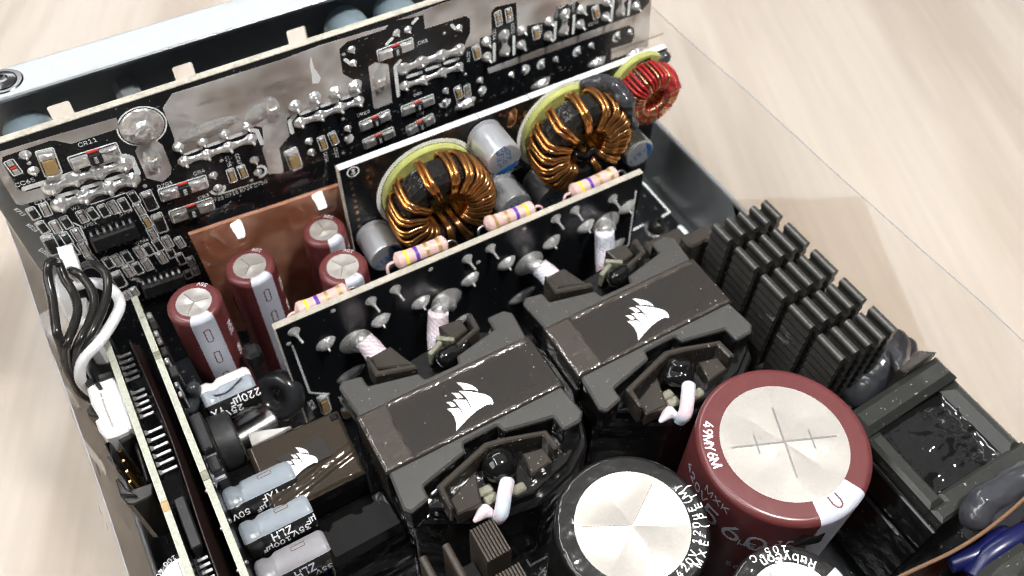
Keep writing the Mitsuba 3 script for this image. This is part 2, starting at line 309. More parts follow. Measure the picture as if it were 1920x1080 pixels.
# ---------------------------------------------------------------- the steel housing
case = thing('power_supply_case', 'blue-grey painted steel housing, open at the top, lying on the wooden table', 'case')
WY = 20.0
holes = [sg.box(a, 50, b, t).buffer(0.5) for (a, b, t) in ((8.4, 11.7, 64.9), (33.3, 36.5, 64.9), (58.1, 61.4, 65.0), (83.0, 86.2, 65.0), (107.8, 111, 65.0))]
wall = sg.box(-9, -7, 149, 74.5)
for h in holes: wall = wall.difference(h)
FW = frame((0, WY + 1, 0), (1, 0, 0), (0, 0, 1), (0, -1, 0))
put(case, 'far_wall', xf(shape_prism(wall, 0, 1), FW), 'case_paint')
low = sg.box(-9, -7, 149, 60.5)
for h in holes: low = low.difference(h)
put(case, 'far_wall_step', [xf(shape_prism(low, 1.02, 3.0), FW)], 'case_paint')
prof = [(21.0, 73)] + [(20.0 + 1.0 * math.cos(t), 75.0 + 1.0 * math.sin(t)) for t in np.linspace(0, math.pi / 2, 6)] + [(11.6, 76.2), (11.3, 75.9), (11.6, 75.2), (19.6, 75.0), (20.0, 73)]
fl = prism(np.array(prof), -9, 149)
put(case, 'top_flange', xf(fl, frame((0, 0, 0), (0, 1, 0), (0, 0, 1), (1, 0, 0))), 'case_paint', smooth=25)
put(case, 'base', box((-9, -170, -8.2), (147, 21, -7.0), 0.3), 'case_paint')
rp = [(145, -7), (145, 19.6), (145.3, 20.3), (146.0, 20.5), (146.4, 20), (146.4, -7)]
put(case, 'right_wall', [xf(prism(np.array(rp), -21, 170), frame((0, 0, 0), (1, 0, 0), (0, 0, 1), (0, -1, 0))), xf(prism(np.array([(142.6, -7), (145.02, -7), (145.02, -0.5), (144.4, -3.2)]), -19, 170), frame((0, 0, 0), (1, 0, 0), (0, 0, 1), (0, -1, 0)))], 'case_paint', smooth=25)
put(case, 'left_wall', box((-9.0, -170, -7), (-7.9, 19.5, 15), 0.3), 'case_paint')
put(case, 'rib', box((20.6, 9.5, 40), (25.4, 19.9, 67.6), 1.2), 'case_paint')
s = thing('case_screw', 'dark countersunk screw in the far left corner of the grey top flange', 'screw')
put(s, 'head', xf(lathe([(2.6, 0.2), (2.6, 0.45), (2.2, 0.75), (1.2, 0.85), (0.9, 0.5), (0.001, 0.45)], 24), FZ(76.1, (3.6, 16.2))), 'metal_dark', smooth=40)
put(s, 'washer', xf(lathe([(3.6, 0.12), (3.4, 0.3), (2.5, 0.28)], 28), FZ(76.1, (3.6, 16.2))), 'metal_dark', smooth=40)

# ---------------------------------------------------------------- main circuit board
pcb = thing('main_circuit_board', 'black main circuit board with white print at the bottom of the housing', 'circuit board')
put(pcb, 'board', box((-6.5, -168, -1.6), (142.5, 1.5, 0)), 'pcb_black')
sk = [bar(*[(142.84,-5.95),(142.71,-18.81)], 0.7), bar(*[(142.71,-18.81),(140.03,-19.22)], 0.7), bar(*[(129.1,-19.36),(133.64,-19)], 0.6), bar(*[(141.94,-24.91),(141.89,-28.58)], 1.6),
      bar(*[(24.44,-62.64),(27.11,-62.59)], 0.35), bar(*[(25.85,-62.66),(25.83,-65.97)], 0.45), bar(*[(26.07,-68.18),(31.74,-67.8)], 0.25), bar(*[(22.79,-62.7),(22.35,-64.32)], 0.4), bar(*[(22.35,-64.32),(21.33,-65.69)], 0.4), bar(*[(22.02,-65),(22.65,-66.34)], 0.4),
      ring2d([(28.66,-62.8)][0], 0.75, 0.4, 150, 400), outline([(21.29,-67.18),(22.51,-68.05),(23.84,-68.21),(24.98,-67.67)], 0.35, closed=False), bar(*[(57.64,-84.33),(57.61,-85.84)], 0.3), bar(*[(57.61,-85.84),(61.65,-85.84)], 0.3), bar(*[(58.08,-88.49),(60.09,-87.69)], 0.3),
      bar(*[(134.24,-63.01),(134.85,-65.5)], 0.5), bar(*[(134.85,-65.5),(129.79,-68.73)], 0.5), outline([(132.69,-69.44),(134.07,-68.83),(135.27,-69.97)], 1.2, closed=False)]
put(pcb, 'silkscreen', xf(join(sk), FZ(0)), 'silkscreen_white', kind='stuff')
so = thing('board_screw', 'black button-head screw with a toothed bright washer beside the right wall', 'screw')
c = [(135.48,-22.48)][0]
put(so, 'washer', [xf(lathe([(3.5, 0.1), (3.3, 0.5), (2.4, 0.7), (2.0, 0.7)], 36), FZ(0, c))] + [box((c[0] + 3.1 * math.cos(t) - .35, c[1] + 3.1 * math.sin(t) - .35, 0.1), (c[0] + 3.1 * math.cos(t) + .35, c[1] + 3.1 * math.sin(t) + .35, 0.75), 0.15) for t in np.arange(14) * 2 * math.pi / 14], 'metal_bright', smooth=40)
put(so, 'head', xf(lathe([(2.5, 0.7), (2.5, 1.4), (2.25, 2.3), (1.7, 3.1), (1.1, 3.5), (0.8, 3.5), (0.7, 2.6), (0.001, 2.5)], 28), FZ(0, c)), 'wire_black', smooth=50)
j = [(25.75,-67.23)][0]
q = solo('wire_link', 'bare tinned wire link with a round solder bead by the blue wire', 'wire', [ball((j[0], j[1], 0.9), 0.85), tube(spline([tuple([(21.57,-66.97,1.2)][0]), tuple([(23.41,-67.44,1.6)][0]), (j[0], j[1], 1.0)]), 0.28)], 'metal_bright', True)
solo('blue_wire', 'short bright blue insulated lead under the front capacitor row', 'wire', tube(spline([[(16.57,-64.88,2.5)][0], [(18.74,-65.25,3.5)][0], [(20.35,-66.61,2.5)][0], [(21.49,-67.27,1.5)][0]]), 1.05, 10), 'blue_vinyl', True)

# ---------------------------------------------------------------- tall output board at the far side
mb = thing('output_board', 'tall upright black circuit board with silver solder joints along the far wall', 'circuit board')
F0 = FY(0)
put(mb, 'board', box((-1.2, 0, 0.5), (139.6, 1.6, 75.75)), 'pcb_black')
put(mb, 'top_edge', box((-1.2, 0.0, 75.8), (139.6, 1.6, 76.0)), 'pcb_edge')
pours = []
p1 = sg.Polygon([(-1,74.34),(7.55,74.09),(19.04,73.55),(18.94,71.14),(10.15,71.21),(7.99,73.05),(7.24,73.28),(-0.76,73.17),(-1.34,72.16),(-1.48,65.32),(-0.39,64.19),(3.25,63.85),(2.72,61.29),(-2.36,61.67),(-3.01,62.37),(-2.91,69.87)])
p2 = sg.Polygon([(27.13,72.37),(29.61,74.77),(51.04,74.41),(58.62,74.85),(72.99,74.4),(72.42,73.68),(64.03,73.66),(62.26,72.59),(62.15,66.57),(63.71,64.74),(65.7,62.94),(65.6,61.23),(64.71,61.15),(51.37,60.67),(49.08,60.61),(48.73,59.43),(48.62,55.83),(45.91,53.63),(45.67,47.87),(45.38,46.42),(41.99,48.08),(42.6,47.25),(42.48,54.78),(43.14,56.15),(43.7,60.29),(42.73,61.17),(27.4,60.57),(26.48,63.06),(27.08,64.37)])
p3 = sg.Polygon([(74.98,74.88),(80.68,75.14),(84.95,75.39),(93.92,75.31),(138.79,71.89),(141.33,43.28),(141.63,44.07),(130.02,44.53),(129.8,47.6),(135.76,47.22),(136.46,48.77),(135.97,51.36),(134.28,52.91),(128.16,53.18),(95.84,53.45),(95.42,55.02),(128.85,55.28),(137.15,55.37),(139.96,57.96),(132.73,61.54),(127.32,62.73),(127.47,61.5),(121.25,62.84),(121.16,60.67),(118.7,64.71),(112.81,65.24),(112.42,62.2),(109.5,62.33),(105.46,62.87),(105.52,60.79),(103.23,61.02),(102.83,66.64),(102.62,69.77),(97.58,70.36),(96.5,69.5),(96.61,63.69),(93.73,63.86),(93.71,62.71),(89.88,62.66),(90.2,63.99),(91.33,65.86),(91.43,69.45),(90.41,70.62),(80.98,70.7),(80.85,74.16),(78.87,74.32)]).buffer(0)
p4 = sg.Polygon([(67.73,66.15),(69.4,66.63),(72.12,65.17),(71.96,55),(67.99,54.8),(67.57,55.6)])
p5 = sg.Polygon([(19.61,64.94),(20.71,66.26),(23.73,66.24),(24.64,64.22),(24.62,58.31),(23.95,56.67),(22.01,55.52),(19.56,57.85)])
for p in (p1, p2, p3, p4, p5): pours.append(put(mb, 'tinned_area', xf(shape_prism(p, 0.02, 0.1), F0), 'tinned_pour'))
# white print
SK = []
def B_(pts, w): return bar(pts[0], pts[1], w)
for pts, w in (([(-0.44,65.02),(9.01,64.71)], 1.0), ([(3.8,60.73),(7.12,60.47)], .9), ([(8.42,60.65),(11.66,60.46)], .9), ([(12.87,60.57),(16.03,60.45)], .9), ([(11.99,64.88),(17.55,64.76)], 1.0), ([(17.55,64.76),(18.54,63.71)], 1.0), ([(18.54,63.71),(18.48,59.6)], 1.0),
    ([(28.02,60.43),(31.14,60.46)], .85), ([(32.48,60.44),(35.76,60.43)], .85), ([(36.92,60.5),(40.25,60.49)], .85), ([(41.64,60.46),(42.45,59.95)], .9), ([(42.45,59.95),(42.82,56.3)], .9),
    ([(52.04,60.38),(55.44,60.42)], .85), ([(56.67,60.49),(59.99,60.43)], .85), ([(61.12,60.56),(64.35,60.41)], .85), ([(50.73,60.49),(49.31,59.32)], .9), ([(49.31,59.32),(49.34,56.43)], .9),
    ([(74.77,65.01),(73.52,63.92)], .8), ([(73.52,63.92),(73.53,56.19)], .8), ([(76.14,60.27),(79.3,60.22)], .8), ([(80.64,60.43),(83.84,60.38)], .8), ([(85.06,60.51),(88.31,60.46)], .8),
    ([(97.24,60.98),(97.23,56.48)], .75), ([(102.23,61.09),(102.31,56.4)], .75), ([(113.07,61.09),(113.12,56.56)], .75), ([(118.05,61.14),(118.13,56.44)], .75), ([(128.67,61.69),(128.75,56.09)], .75), ([(133.47,60.7),(133.66,56.09)], .75)): SK.append(B_(pts, w))
for c, r, a, b in (([(105.24,50.74)][0], 1.15, -100, 120), ([(110.06,50.65)][0], 1.15, 60, 280), ([(119.92,50.62)][0], 1.15, 60, 280), ([(131.3,50.63)][0], 1.2, 60, 280), ([(93.77,49.18)][0], 1.1, -110, 100), ([(84.5,49.76)][0], 1.15, -190, 30), ([(31.51,48.81)][0], 1.4, -180, 10), ([(40.68,49.25)][0], 1.4, -110, 100), ([(60.76,49.4)][0], 1.1, -110, 60)): SK.append(ring2d(c, r, 0.6, a, b))
for s_, c, h, r in (('CC65', [(0.17,66.32)][0], .95, 0), ('CR11', [(12.74,70.35)][0], .95, 0), ('C714', [(1.14,60.91)][0], .8, 0), ('R717', [(-3.2,60.19)][0], .7, -72), ('R718', [(-2.82,55.63)][0], .7, -72), ('W1', [(5.57,56.74)][0], .75, 0), ('C709', [(13.41,51.29)][0], .75, 0), ('U701', [(6.28,51.5)][0], .8, 0), ('C704', [(13.69,42.17)][0], .75, 0), ('D702', [(-3.24,48.54)][0], .8, -72), ('U703', [(9.16,32.16)][0], .8, -50), ('D703', [(22.2,54.68)][0], .85, 0), ('CR4', [(29.18,54.74)][0], .9, 0), ('CR3', [(28.29,48.07)][0], .9, 0), ('CC98', [(35.29,54.86)][0], .8, -90), ('CC67', [(37.31,54.52)][0], .8, -90), ('CC66', [(55.26,46.68)][0], .8, -90), ('CC57', [(57.64,46.89)][0], .8, -90), ('CR10', [(65.13,54.78)][0], .85, 0), ('CR5', [(80.25,67.75)][0], .85, 0), ('CR9', [(78.08,54.79)][0], .8, 0), ('CC79', [(90.76,59.98)][0], .75, -90), ('CC54', [(97.3,63.44)][0], .75, -90), ('CC55', [(101.91,63.39)][0], .75, -90), ('CC56', [(87.8,47.4)][0], .75, -90), ('CC64', [(90.53,46.92)][0], .75, -90), ('CC77', [(109.24,60.51)][0], .7, -90), ('CC91', [(113.15,63.55)][0], .7, -90), ('CC53', [(117.67,63.61)][0], .7, -90), ('CC70', [(123.65,57.1)][0], .75, 0), ('CR7', [(78.33,49.13)][0], .75, 0), ('R723 C715 R719 C720', [(35.44,46.01)][0], .8, 0)):
    SK.append(text(s_, h, FZ(0.02, c), rot=r))
SK.append(shape_prism(sg.Polygon([(56.4,73.31),(55.76,71.02),(55.88,69.08),(55.57,66.7),(56.93,66.3),(57.53,67.46),(56.96,69.2),(56.54,70.18)]), 0.11, 0.14))
# components: (kind, end, end, width)
def chip(kind, a, b, w, board, M, silk, name=None, outline_=True):
    a, b = np.array(a), np.array(b); d = b - a; L = np.linalg.norm(d); d /= L; n = np.array([-d[1], d[0]]); m = (a + b) / 2
    Q = lambda x, y: m + d * x + n * y
    rect = lambda x0, x1, y0, y1: np.array([Q(x0, y0), Q(x1, y0), Q(x1, y1), Q(x0, y1)])
    T_ = L * .5 + w * .34; h = {'c': .55 * w, 'w': .55 * w, 'r': .38 * w, 'd': .45 * w, 's': .4 * w, 'p': 0.12}[kind]
    if kind == 'p':
        k = put(board, 'bare_pad', [xf(prism(rect(-T_, -T_ * .28, -w / 2, w / 2), .02, .22, .08), M), xf(prism(rect(T_ * .28, T_, -w / 2, w / 2), .02, .22, .08), M)], 'solder_matte')
        put(k, 'glue_dot', xf(prism(rect(-T_ * .14, T_ * .14, -w * .55, w * .55), .02, .3, .1), M), 'glue_red' if w > .9 else 'chip_tan')
    elif kind == 's':
        k = put(board, 'shunt_resistor', xf(prism(rect(-w * .42, w * .42, -w / 2, w / 2), .1, h * 1.25, .12), M), 'chip_black')
        for sgn in (-1, 1):
            x0, x1 = sorted((sgn * w * .4, sgn * T_)); put(k, 'terminal', xf(prism(rect(x0, x1, -w * .46, w * .46), .02, h, .2), M), 'solder')
        put(k, 'marking', text('R50', w * .24, M @ FZ(h * 1.26, tuple(m)), rot=math.degrees(math.atan2(d[1], d[0])) - 90, bold=True), 'print_white')
        put(k, 'glue_dot', xf(prism(rect(-w * .4, w * .4, w * .42, w * .62), .02, .4, .1), M), 'glue_red')
    else:
        nm = name or {'c': 'ceramic_capacitor', 'w': 'ceramic_capacitor', 'r': 'chip_resistor', 'd': 'diode'}[kind]
        k = put(board, nm, xf(prism(rect(-L * .36, L * .5, -w / 2, w / 2), .05, h, w * .08), M), {'c': 'chip_tan', 'w': 'chip_grey', 'r': 'chip_black', 'd': 'chip_black'}[kind])
        for sgn, e in ((-1, .62), (1, .34)):
            x0, x1 = sorted((sgn * T_, sgn * (T_ - w * e))); put(k, 'terminal', xf(prism(rect(x0, x1, -w * .56, w * .56), .02, h * 1.06, w * .16), M), 'solder')
    if outline_:
        silk.append(outline(rounded(rect(-T_ - .22, T_ + .22, -w / 2 - .32, w / 2 + .32), .25), 0.2 if w < 1.6 else .25))
E_ = [('r', [(-1.4,59.95),(-1.27,57.67)]), ('w', [(0.91,59.94),(0.79,57.55)]), ('r', [(-1.34,56.08),(-1.14,53.68)]), ('w', [(0.79,55.04),(0.81,52.72)]), ('r', [(2.76,55.23),(2.94,52.83)]), ('r', [(1.31,51.39),(1.43,48.79)]), ('w', [(3.42,51.39),(3.5,48.82)]), ('r', [(1.27,47.67),(1.45,45.36)]), ('w', [(3.33,47.43),(3.38,44.92)]), ('w', [(5.85,55.21),(5.92,52.87)]), ('r', [(7.63,55.02),(7.9,52.7)]), ('r', [(9.79,54.89),(9.94,52.37)]), ('w', [(11.68,54.9),(11.82,52.27)]), ('r', [(13.65,54.63),(13.82,51.98)]), ('r', [(15.78,55.55),(16.04,53.13)]), ('w', [(15.83,52.21),(16.03,49.49)]), ('c', [(16.04,48.42),(16.28,45.72)]), ('w', [(16.11,44.58),(16.27,41.83)]), ('r', [(5.88,41.18),(6.07,38.59)]), ('w', [(7.63,41),(7.8,38.28)]), ('r', [(9.62,40.97),(9.82,38.24)]), ('w', [(12.18,40.91),(12.41,38.16)]), ('r', [(13.97,40.72),(14.23,37.97)]), ('r', [(16.09,40.93),(16.45,38.12)]), ('w', [(18.14,40.9),(18.37,38.18)]), ('w', [(15.67,37.11),(15.95,34.26)]), ('w', [(8.56,36.93),(8.75,34.11)]), ('r', [(10.44,36.69),(10.65,33.85)]), ('w', [(12.49,36.64),(12.73,33.79)]), ('w', [(3.31,43.98),(3.66,41.5)]), ('r', [(17.84,37.02),(17.97,34.86)]), ('w', [(20.35,39.36),(20.59,36.89)]), ('r', [(19.19,34.74),(19.36,31.91)]), ('w', [(5.83,29.59),(5.98,27.73)]), ('w', [(7.64,29.85),(7.76,27.86)]), ('w', [(20.91,32.51),(20.98,30.62)]), ('w', [(21.04,29.03),(21.02,27.14)]), ('r', [(19.37,28.79),(19.34,26.91)])]
for kd, p in E_: chip(kd, p[0], p[1], .85, mb, F0, SK)
for p in ([(-1.52,52.07),(-1.65,47.87)], [(18.27,54.02),(18.37,50.09)], [(18.37,47.43),(18.32,43.34)], [(6.12,36.04),(6.18,32.34)]): chip('d', p[0], p[1], 1.5, mb, F0, SK)
for kd, p, w in (('c', [(35.04,52.26),(35.04,49.54)], .95), ('c', [(37.3,52.18),(37.44,49.53)], .95), ('c', [(5.59,70.83),(5.18,66.8)], 2.3), ('c', [(48.11,51.34),(48.39,47.62)], 2.1), ('c', [(55.02,52.16),(55.26,49.31)], 1.0), ('c', [(57.46,52.33),(57.9,49.72)], 1.0), ('c', [(92.59,61.81),(93.09,59.1)], 1.1), ('c', [(87.72,52.43),(88.18,49.85)], 1.0), ('c', [(107.81,61.31),(108.26,58.92)], 1.1), ('c', [(123.67,61.3),(124.39,58.81)], 1.1), ('p', [(-0.28,71.43),(-0.09,69.04)], 1.0), ('p', [(98.13,68.53),(98.54,65.86)], .88), ('p', [(100.72,68.48),(101.11,65.96)], .88), ('p', [(90.16,51.92),(90.37,49.44)], .88), ('p', [(114.12,66.51),(114.51,65.1)], .88), ('p', [(116.64,66.53),(117.05,65.11)], .88),
    ('s', [(9.52,66.97),(16.09,66.81)], 2.5), ('s', [(21.58,52.32),(28.96,51.92)], 2.6), ('s', [(21.85,45.82),(28.56,45.51)], 2.6), ('s', [(71.05,67.96),(77.1,68.21)], 2.2), ('s', [(74.84,51.59),(80.87,51.91)], 2.1), ('s', [(64.97,51.55),(70.16,52.01)], 2.1), ('s', [(65.03,46.28),(70.6,46.84)], 2.1), ('s', [(75.57,45.55),(80.56,46.44)], 2.1)): chip(kd, p[0], p[1], w, mb, F0, SK)
def so_ic(c0, c1, dep, pins, pins2):
    """small-outline chip: body between the left and right ends c0, c1 of its upper edge, dep mm tall, one row of leads above and one below"""
    a, b = np.array(c0), np.array(c1); d = (b - a); L = np.linalg.norm(d); d /= L; n = np.array([d[1], -d[0]]) if True else 0
    R = np.array([a, b, b + n * dep, a + n * dep]); k = put(mb, 'control_chip', xf(prism(R, .25, 1.7, .35), F0), 'chip_black')
    for i in range(7):
        q = a + d * (L * (i + .5) / 7)
        for sgn, base in ((1, q), (-1, q + n * dep)):
            o = -n * sgn; W = d * .22
            P = [base - o * .2, base + o * .5, base + o * .8, base + o * 1.5]; Z = [.95, .95, .2, .2]
            v = [(*(p - W), z) for p, z in zip(P, Z)] + [(*(p + W), z) for p, z in zip(P, Z)]; v = v + [(x, y, z + .18) for x, y, z in v]
            f = []
            for t in range(3): f += [[8 + t, 9 + t, 13 + t], [8 + t, 13 + t, 12 + t], [t, 4 + t, 5 + t], [t, 5 + t, 1 + t], [t, t + 1, 9 + t], [t, 9 + t, 8 + t], [4 + t, 12 + t, 13 + t], [4 + t, 13 + t, 5 + t]]
            put(k, 'lead', xf((np.array(v, float), np.array(f)), F0), 'metal_bright')
so_ic(*[(5.07,48.87),(13.95,48.62)], 3.9, 0, 0); so_ic(*[(9.5,30.55),(18.38,29.87)], 3.9, 0, 0)
SK.append(outline([(3.96,53.3),(4.67,52),(4.26,46.62)], .25, closed=False)); SK.append(bar(*[(8.33,56.28),(14.82,56.04)], .25)); SK.append(bar(*[(31.09,47.16),(40.27,46.53)], .25))
# solder joints
sd = [0]
def J(pts, r, h=None, chain=False, lead=True, m='solder'):
    for i, p in enumerate(pts):
        sd[0] += 1; parts = [dome(p, r, h or r * .85, seed=sd[0], pin=lead)]
        if chain and i + 1 < len(pts):
            q = np.array(pts[i + 1]); p_ = np.array(p); n_ = 9; P = []
            for t in np.linspace(0, 1, n_): P.append((*(p_ + (q - p_) * t), .05))
            rr = r * (.92 - .38 * np.sin(np.linspace(0, math.pi, n_))); v, f = tube(P, rr, 12); v = v.copy(); v[:, 2] = np.maximum(v[:, 2] * .75, 0.01); parts.append((v, f))
        put(mb, 'solder_joint', xf(join(parts), F0), m, smooth=60)
J([(3.63,63.19),(7.88,63.41),(12.19,63.15),(16.74,62.83)], 1.75, 1.3, True); J([(3.51,58.7),(7.92,58.6),(12.48,58.71),(16.9,58.69)], 1.7, 1.4, True)
J([(27.21,62.58),(31.77,61.95),(36.27,61.97),(40.84,62)], 1.1, 1.2); J([(27.29,58.67),(31.71,58.4),(36.28,58.39),(40.93,58.39)], 1.25, 1.2, True)
J([(51.18,62.8),(55.44,63.2),(60,62.92),(64.28,62.64)], 1.45, 1.5); J([(51.4,58.26),(55.79,58.17),(60.29,58.36),(64.46,58.42)], 1.3, 1.2, True)
J([(75.32,62.64),(79.49,62.78),(84.24,62.72),(88.53,62.58)], 1.5, 1.0, True); J([(75.18,58.26),(79.67,57.98),(84.27,58.28),(88.36,58.2)], 1.15, 1.1, True)
J([(95.22,62.45),(95.31,58.27),(104.19,62.44),(104.15,58.3),(111.25,62.16),(111.18,58.17),(119.8,62.31),(119.86,58.27),(126.79,62.02),(126.97,57.93),(135.47,57.93)], 1.15, 1.5)
for c in ([(99.73,62.43),(99.99,58.03)], [(115.48,62.46),(115.51,57.99)], [(130.98,61.82),(131.2,57.85)]): J(c, 1.35, 1.0, True)
J([(2.57,72.03),(2.44,68.14)], .95, .9); J([(101.67,50.85),(105.24,50.74),(109.91,50.71),(113.72,50.7),(119.9,50.78),(123.65,51),(131.15,51),(134.74,50.84)], .75, .8)
J([(93.53,52.47),(93.77,49.34),(84.81,52.98),(84.51,49.92),(64.79,71.52),(64.7,68.28),(88.74,68.18),(77.17,71.86),(74.69,71.94)], .8, .8); J([(52.33,52.59),(52.26,49.4),(61.17,52.26),(60.76,49.4),(40.43,52.57)], .85, .8); J([(31.58,52.67),(31.58,49.04),(40.31,52.78),(40.27,49.18)], .9, .8)
J([(2.44,70.02),(18.7,55.94),(85.32,68.01),(89.93,55.46),(84.59,45.96),(63.04,70.96),(34.07,55.59),(60.57,55.19),(59.21,45.99),(18.66,56.08),(38.56,47.66)], .38, .25, lead=False)
def tab(c, a, b, rot, h=1.2):
    sd[0] += 1; put(mb, 'solder_tab', xf(dome(c, 1.0, h, a, b, rot, pin=False, seed=sd[0]), F0), 'solder', smooth=60)
    k = np.array(c); put(mb, 'tab_end', xf(prism(np.array([k + (-.5 * a, -.3 * b), k + (.5 * a, -.3 * b), k + (.5 * a, .3 * b), k + (-.5 * a, .3 * b)]) if abs(rot) < 5 else np.array([k + (-.6 * a, -.4 * b), k + (.6 * a, -.4 * b), k + (.6 * a, .4 * b), k + (-.6 * a, .4 * b)]), h * .6, h * 1.15, .25), F0), 'solder_matte')
tab([(21.93,61.52)][0], 1.75, 3.3, 0); tab([(69.85,61.87)][0], 1.7, 3.1, 0); tab([(46.57,63.87)][0], 1.7, 3.3, 0)
for p in ([(109.86,45.16),(125.68,45.34),(137.27,43.83),(89.67,47.28)],):
    for c in p: tab(c, 2.6, 1.0, 12)
put(mb, 'solder_pool', xf(dome([(33.72,64.27)][0], 1.0, .7, 6.6, 1.9, 4, pin=False, seed=5), F0), 'solder_matte', smooth=60)
put(mb, 'solder_pool', xf(dome([(43.59,63.99)][0], 1.0, .9, 3.2, 2.2, 25, pin=False, seed=9), F0), 'solder_matte', smooth=60)
c = [(22.53,69.88)][0]
k = put(mb, 'large_rivet_joint', xf(lathe([(4.0, .05), (3.8, .35), (2.9, .5), (1.9, .9), (1.75, 2.2), (1.4, 2.4), (.001, 2.4)], 36), F0 @ FZ(0, c)), 'solder', smooth=35)
SK.append(ring2d(c, 4.35, .3))
for pts in ([(72.28,70.11),(73.61,70.98)], [(78.39,73.03),(79.45,73.73)], [(63.09,69.72),(63.89,68.59)], [(63.21,69.67),(63.99,68.42)], [(87.09,69.45),(87.83,68.37)]): SK.append(B_(pts, .7))
put(mb, 'silkscreen', xf(join(SK), F0), 'silkscreen_white', kind='stuff')
# parts on the hidden side of that board
for i, (x, z, r, lab) in enumerate(((3.6, 64.6, 4.7, 'grey round part behind the far left end of the output board'), (69.2, 65.6, 4.8, 'grey round part behind the output board, left one of the middle pair'), (80.5, 65.2, 4.8, 'grey round part behind the output board, right one of the middle pair'), (103.5, 65.0, 4.8, 'grey round part rising behind the output board, farthest right'))):
    solo('round_spacer', lab, 'spacer', drum((x, 1.7, z), (x, 16.9, z), [(.001, 0), (r, 0), (r, 13.8), (r - .4, 14.8), (r - 1.4, 15.2), (.001, 15.2)]), 'spacer_grey', 35)

# ---------------------------------------------------------------- clear film and copper heat spreader left of the converter board
cu = thing('copper_heat_spreader', 'flat orange copper plate with a broad leg, upright behind the four maroon capacitors', 'heat spreader')
FC = FY(-4.4)
P = [(22.56,44.51),(39.52,43.39),(57.48,42.29),(56.45,20.31),(49.2,22.07),(46.65,6.64),(44.85,7.82),(41.71,9.88),(37.07,6.06),(37.16,23.13),(36.52,29.54),(33.64,30.66),(27.8,28.87),(26.03,20.12),(26.35,7.85),(23.92,8.16),(23.21,24.47)]
put(cu, 'plate', xf(prism(np.array(P), 0, .8, .12), FC), 'copper_plate')
put(cu, 'foot', [xf(prism(np.array([(24.06,8.76),(26.6,8.03),(26.07,3.04),(23.96,3.12)]), -.2, 1.0, .2), FC)], 'chip_black')
put(cu, 'foot', [ball([(25.22,-5.5,1.06)][0], (1.3, 1.3, 1.5))], 'solder', True)
x = np.linspace(18.7, 54.5, 26); z = np.linspace(2, 53.2, 20); X, Z = np.meshgrid(x, z)
def sheet_grid(fn, U, V):
    P = np.array([[fn(u, v) for u in U] for v in V]); n, m = len(V), len(U); i, j = np.meshgrid(np.arange(n - 1), np.arange(m - 1), indexing='ij'); a = (i * m + j).ravel()
    return P.reshape(-1, 3), np.vstack([np.c_[a, a + 1, a + m + 1], np.c_[a, a + m + 1, a + m]])
def sheet(name, label, fn, U, V, bsdf='film_clear', th=None):
    m = sheet_grid(fn, U, V); return solo(name, label, 'film', m, bsdf, True)
folds = [(31.71,46.15),(49.38,45.6)]
def ff(u, v):
    w, cover = 0.0, 0.0
    for (a, b), tilt in zip(folds, (-.228, -.098)):       # two dents from the upper edge, sloped to mirror the flash as hot spots
        h = b + 1.9 - v; dx = u - a; g = math.exp(-(dx / 4.4) ** 4); ramp = np.interp(h, [0, .5, 1.1, 1.7, 2.3, 2.9, 3.6, 4.2, 9], [0, .6, 1.42, 2.35, 3.33, 4.36, 5.5, 5.7, 0])
        k = g * np.interp(h, [-.5, 0, 3.6, 5], [0, 1, 1, 0]); w += ramp * g + tilt * dx * k; cover = max(cover, k)
    w += .5 * (meshkit.fbm(np.array([u * .12, v * .2, 3.]), 2) - .5) * (1 - cover)
    return (u, -6.9 - w, v)
sheet('clear_insulating_film', 'clear plastic film standing in front of the copper plate', ff, np.r_[np.linspace(18.7, 56, 110), np.linspace(57, 140, 30)], np.linspace(2, 53.3, 150))
solo('film_edge_strip', 'thin pale cut edge strip along the top of the inner clear film', 'film', box((18.7, -7.3, 53.2), (139, -6.9, 53.5)), 'film_smoke')
def fr_(u, v): q = meshkit.fbm(np.array([u * .05, v * .08, 8.]), 2); return (145.2 + 1.8 * v / 50 + 1.2 * (q - .5) * v / 50, u, v)
sheet('clear_side_film', 'wide clear plastic film standing along the right wall over the tabletop', fr_, np.linspace(8, -190, 90), np.linspace(0, 49.2, 14))
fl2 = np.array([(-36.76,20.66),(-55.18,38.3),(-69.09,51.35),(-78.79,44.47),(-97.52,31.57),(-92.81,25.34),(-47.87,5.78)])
solo('tinted_film_flap', 'added faintly brown sheet that shades the wood behind the finned heatsink', 'film', xf(prism(fl2, 0, .05), frame((144.9, 0, 0), (0, 1, 0), (0, 0, 1), (1, 0, 0))), 'shade_tint')  # added sheet: its tint stands in for the shaded patch of tabletop
solo('side_film_edge', 'thin bluish edge of the right clear film', 'film', tube([np.array(fr_(u, 49.3)) for u in np.linspace(8, -190, 60)], .09, 6), 'stripe_blue', True)
def fl_(u, v): q = meshkit.fbm(np.array([u * .06, v * .09, 2.]), 2); t = 49.5 + (u - 10) * .118; return (-8 + .8 * (q - .5) - 0.02 * v, u, t * v)
sheet('smoky_side_film', 'slightly smoky plastic film standing along the left edge of the housing', fl_, np.linspace(11, -150, 80), np.linspace(-.1, 1, 12), 'film_smoke')
for y_, z_, l_, t_ in [(p[0], p[1], l, 0) for p, l in zip([(-19.31,37.25),(-32.12,39.47),(-34.14,37.66),(-41.28,32.95),(-54.38,41.39),(-56.93,39.97),(-41.04,38.9)], (1.0, 2.2, 1.4, 3.0, 2.0, 1.6, .8))]:
    put('smoky_side_film', 'scratch', box((-9.0, y_ - l_ / 2, z_ - .1), (-8.95, y_ + l_ / 2, z_ + .25 + l_ * .15), .02), 'film_haze')
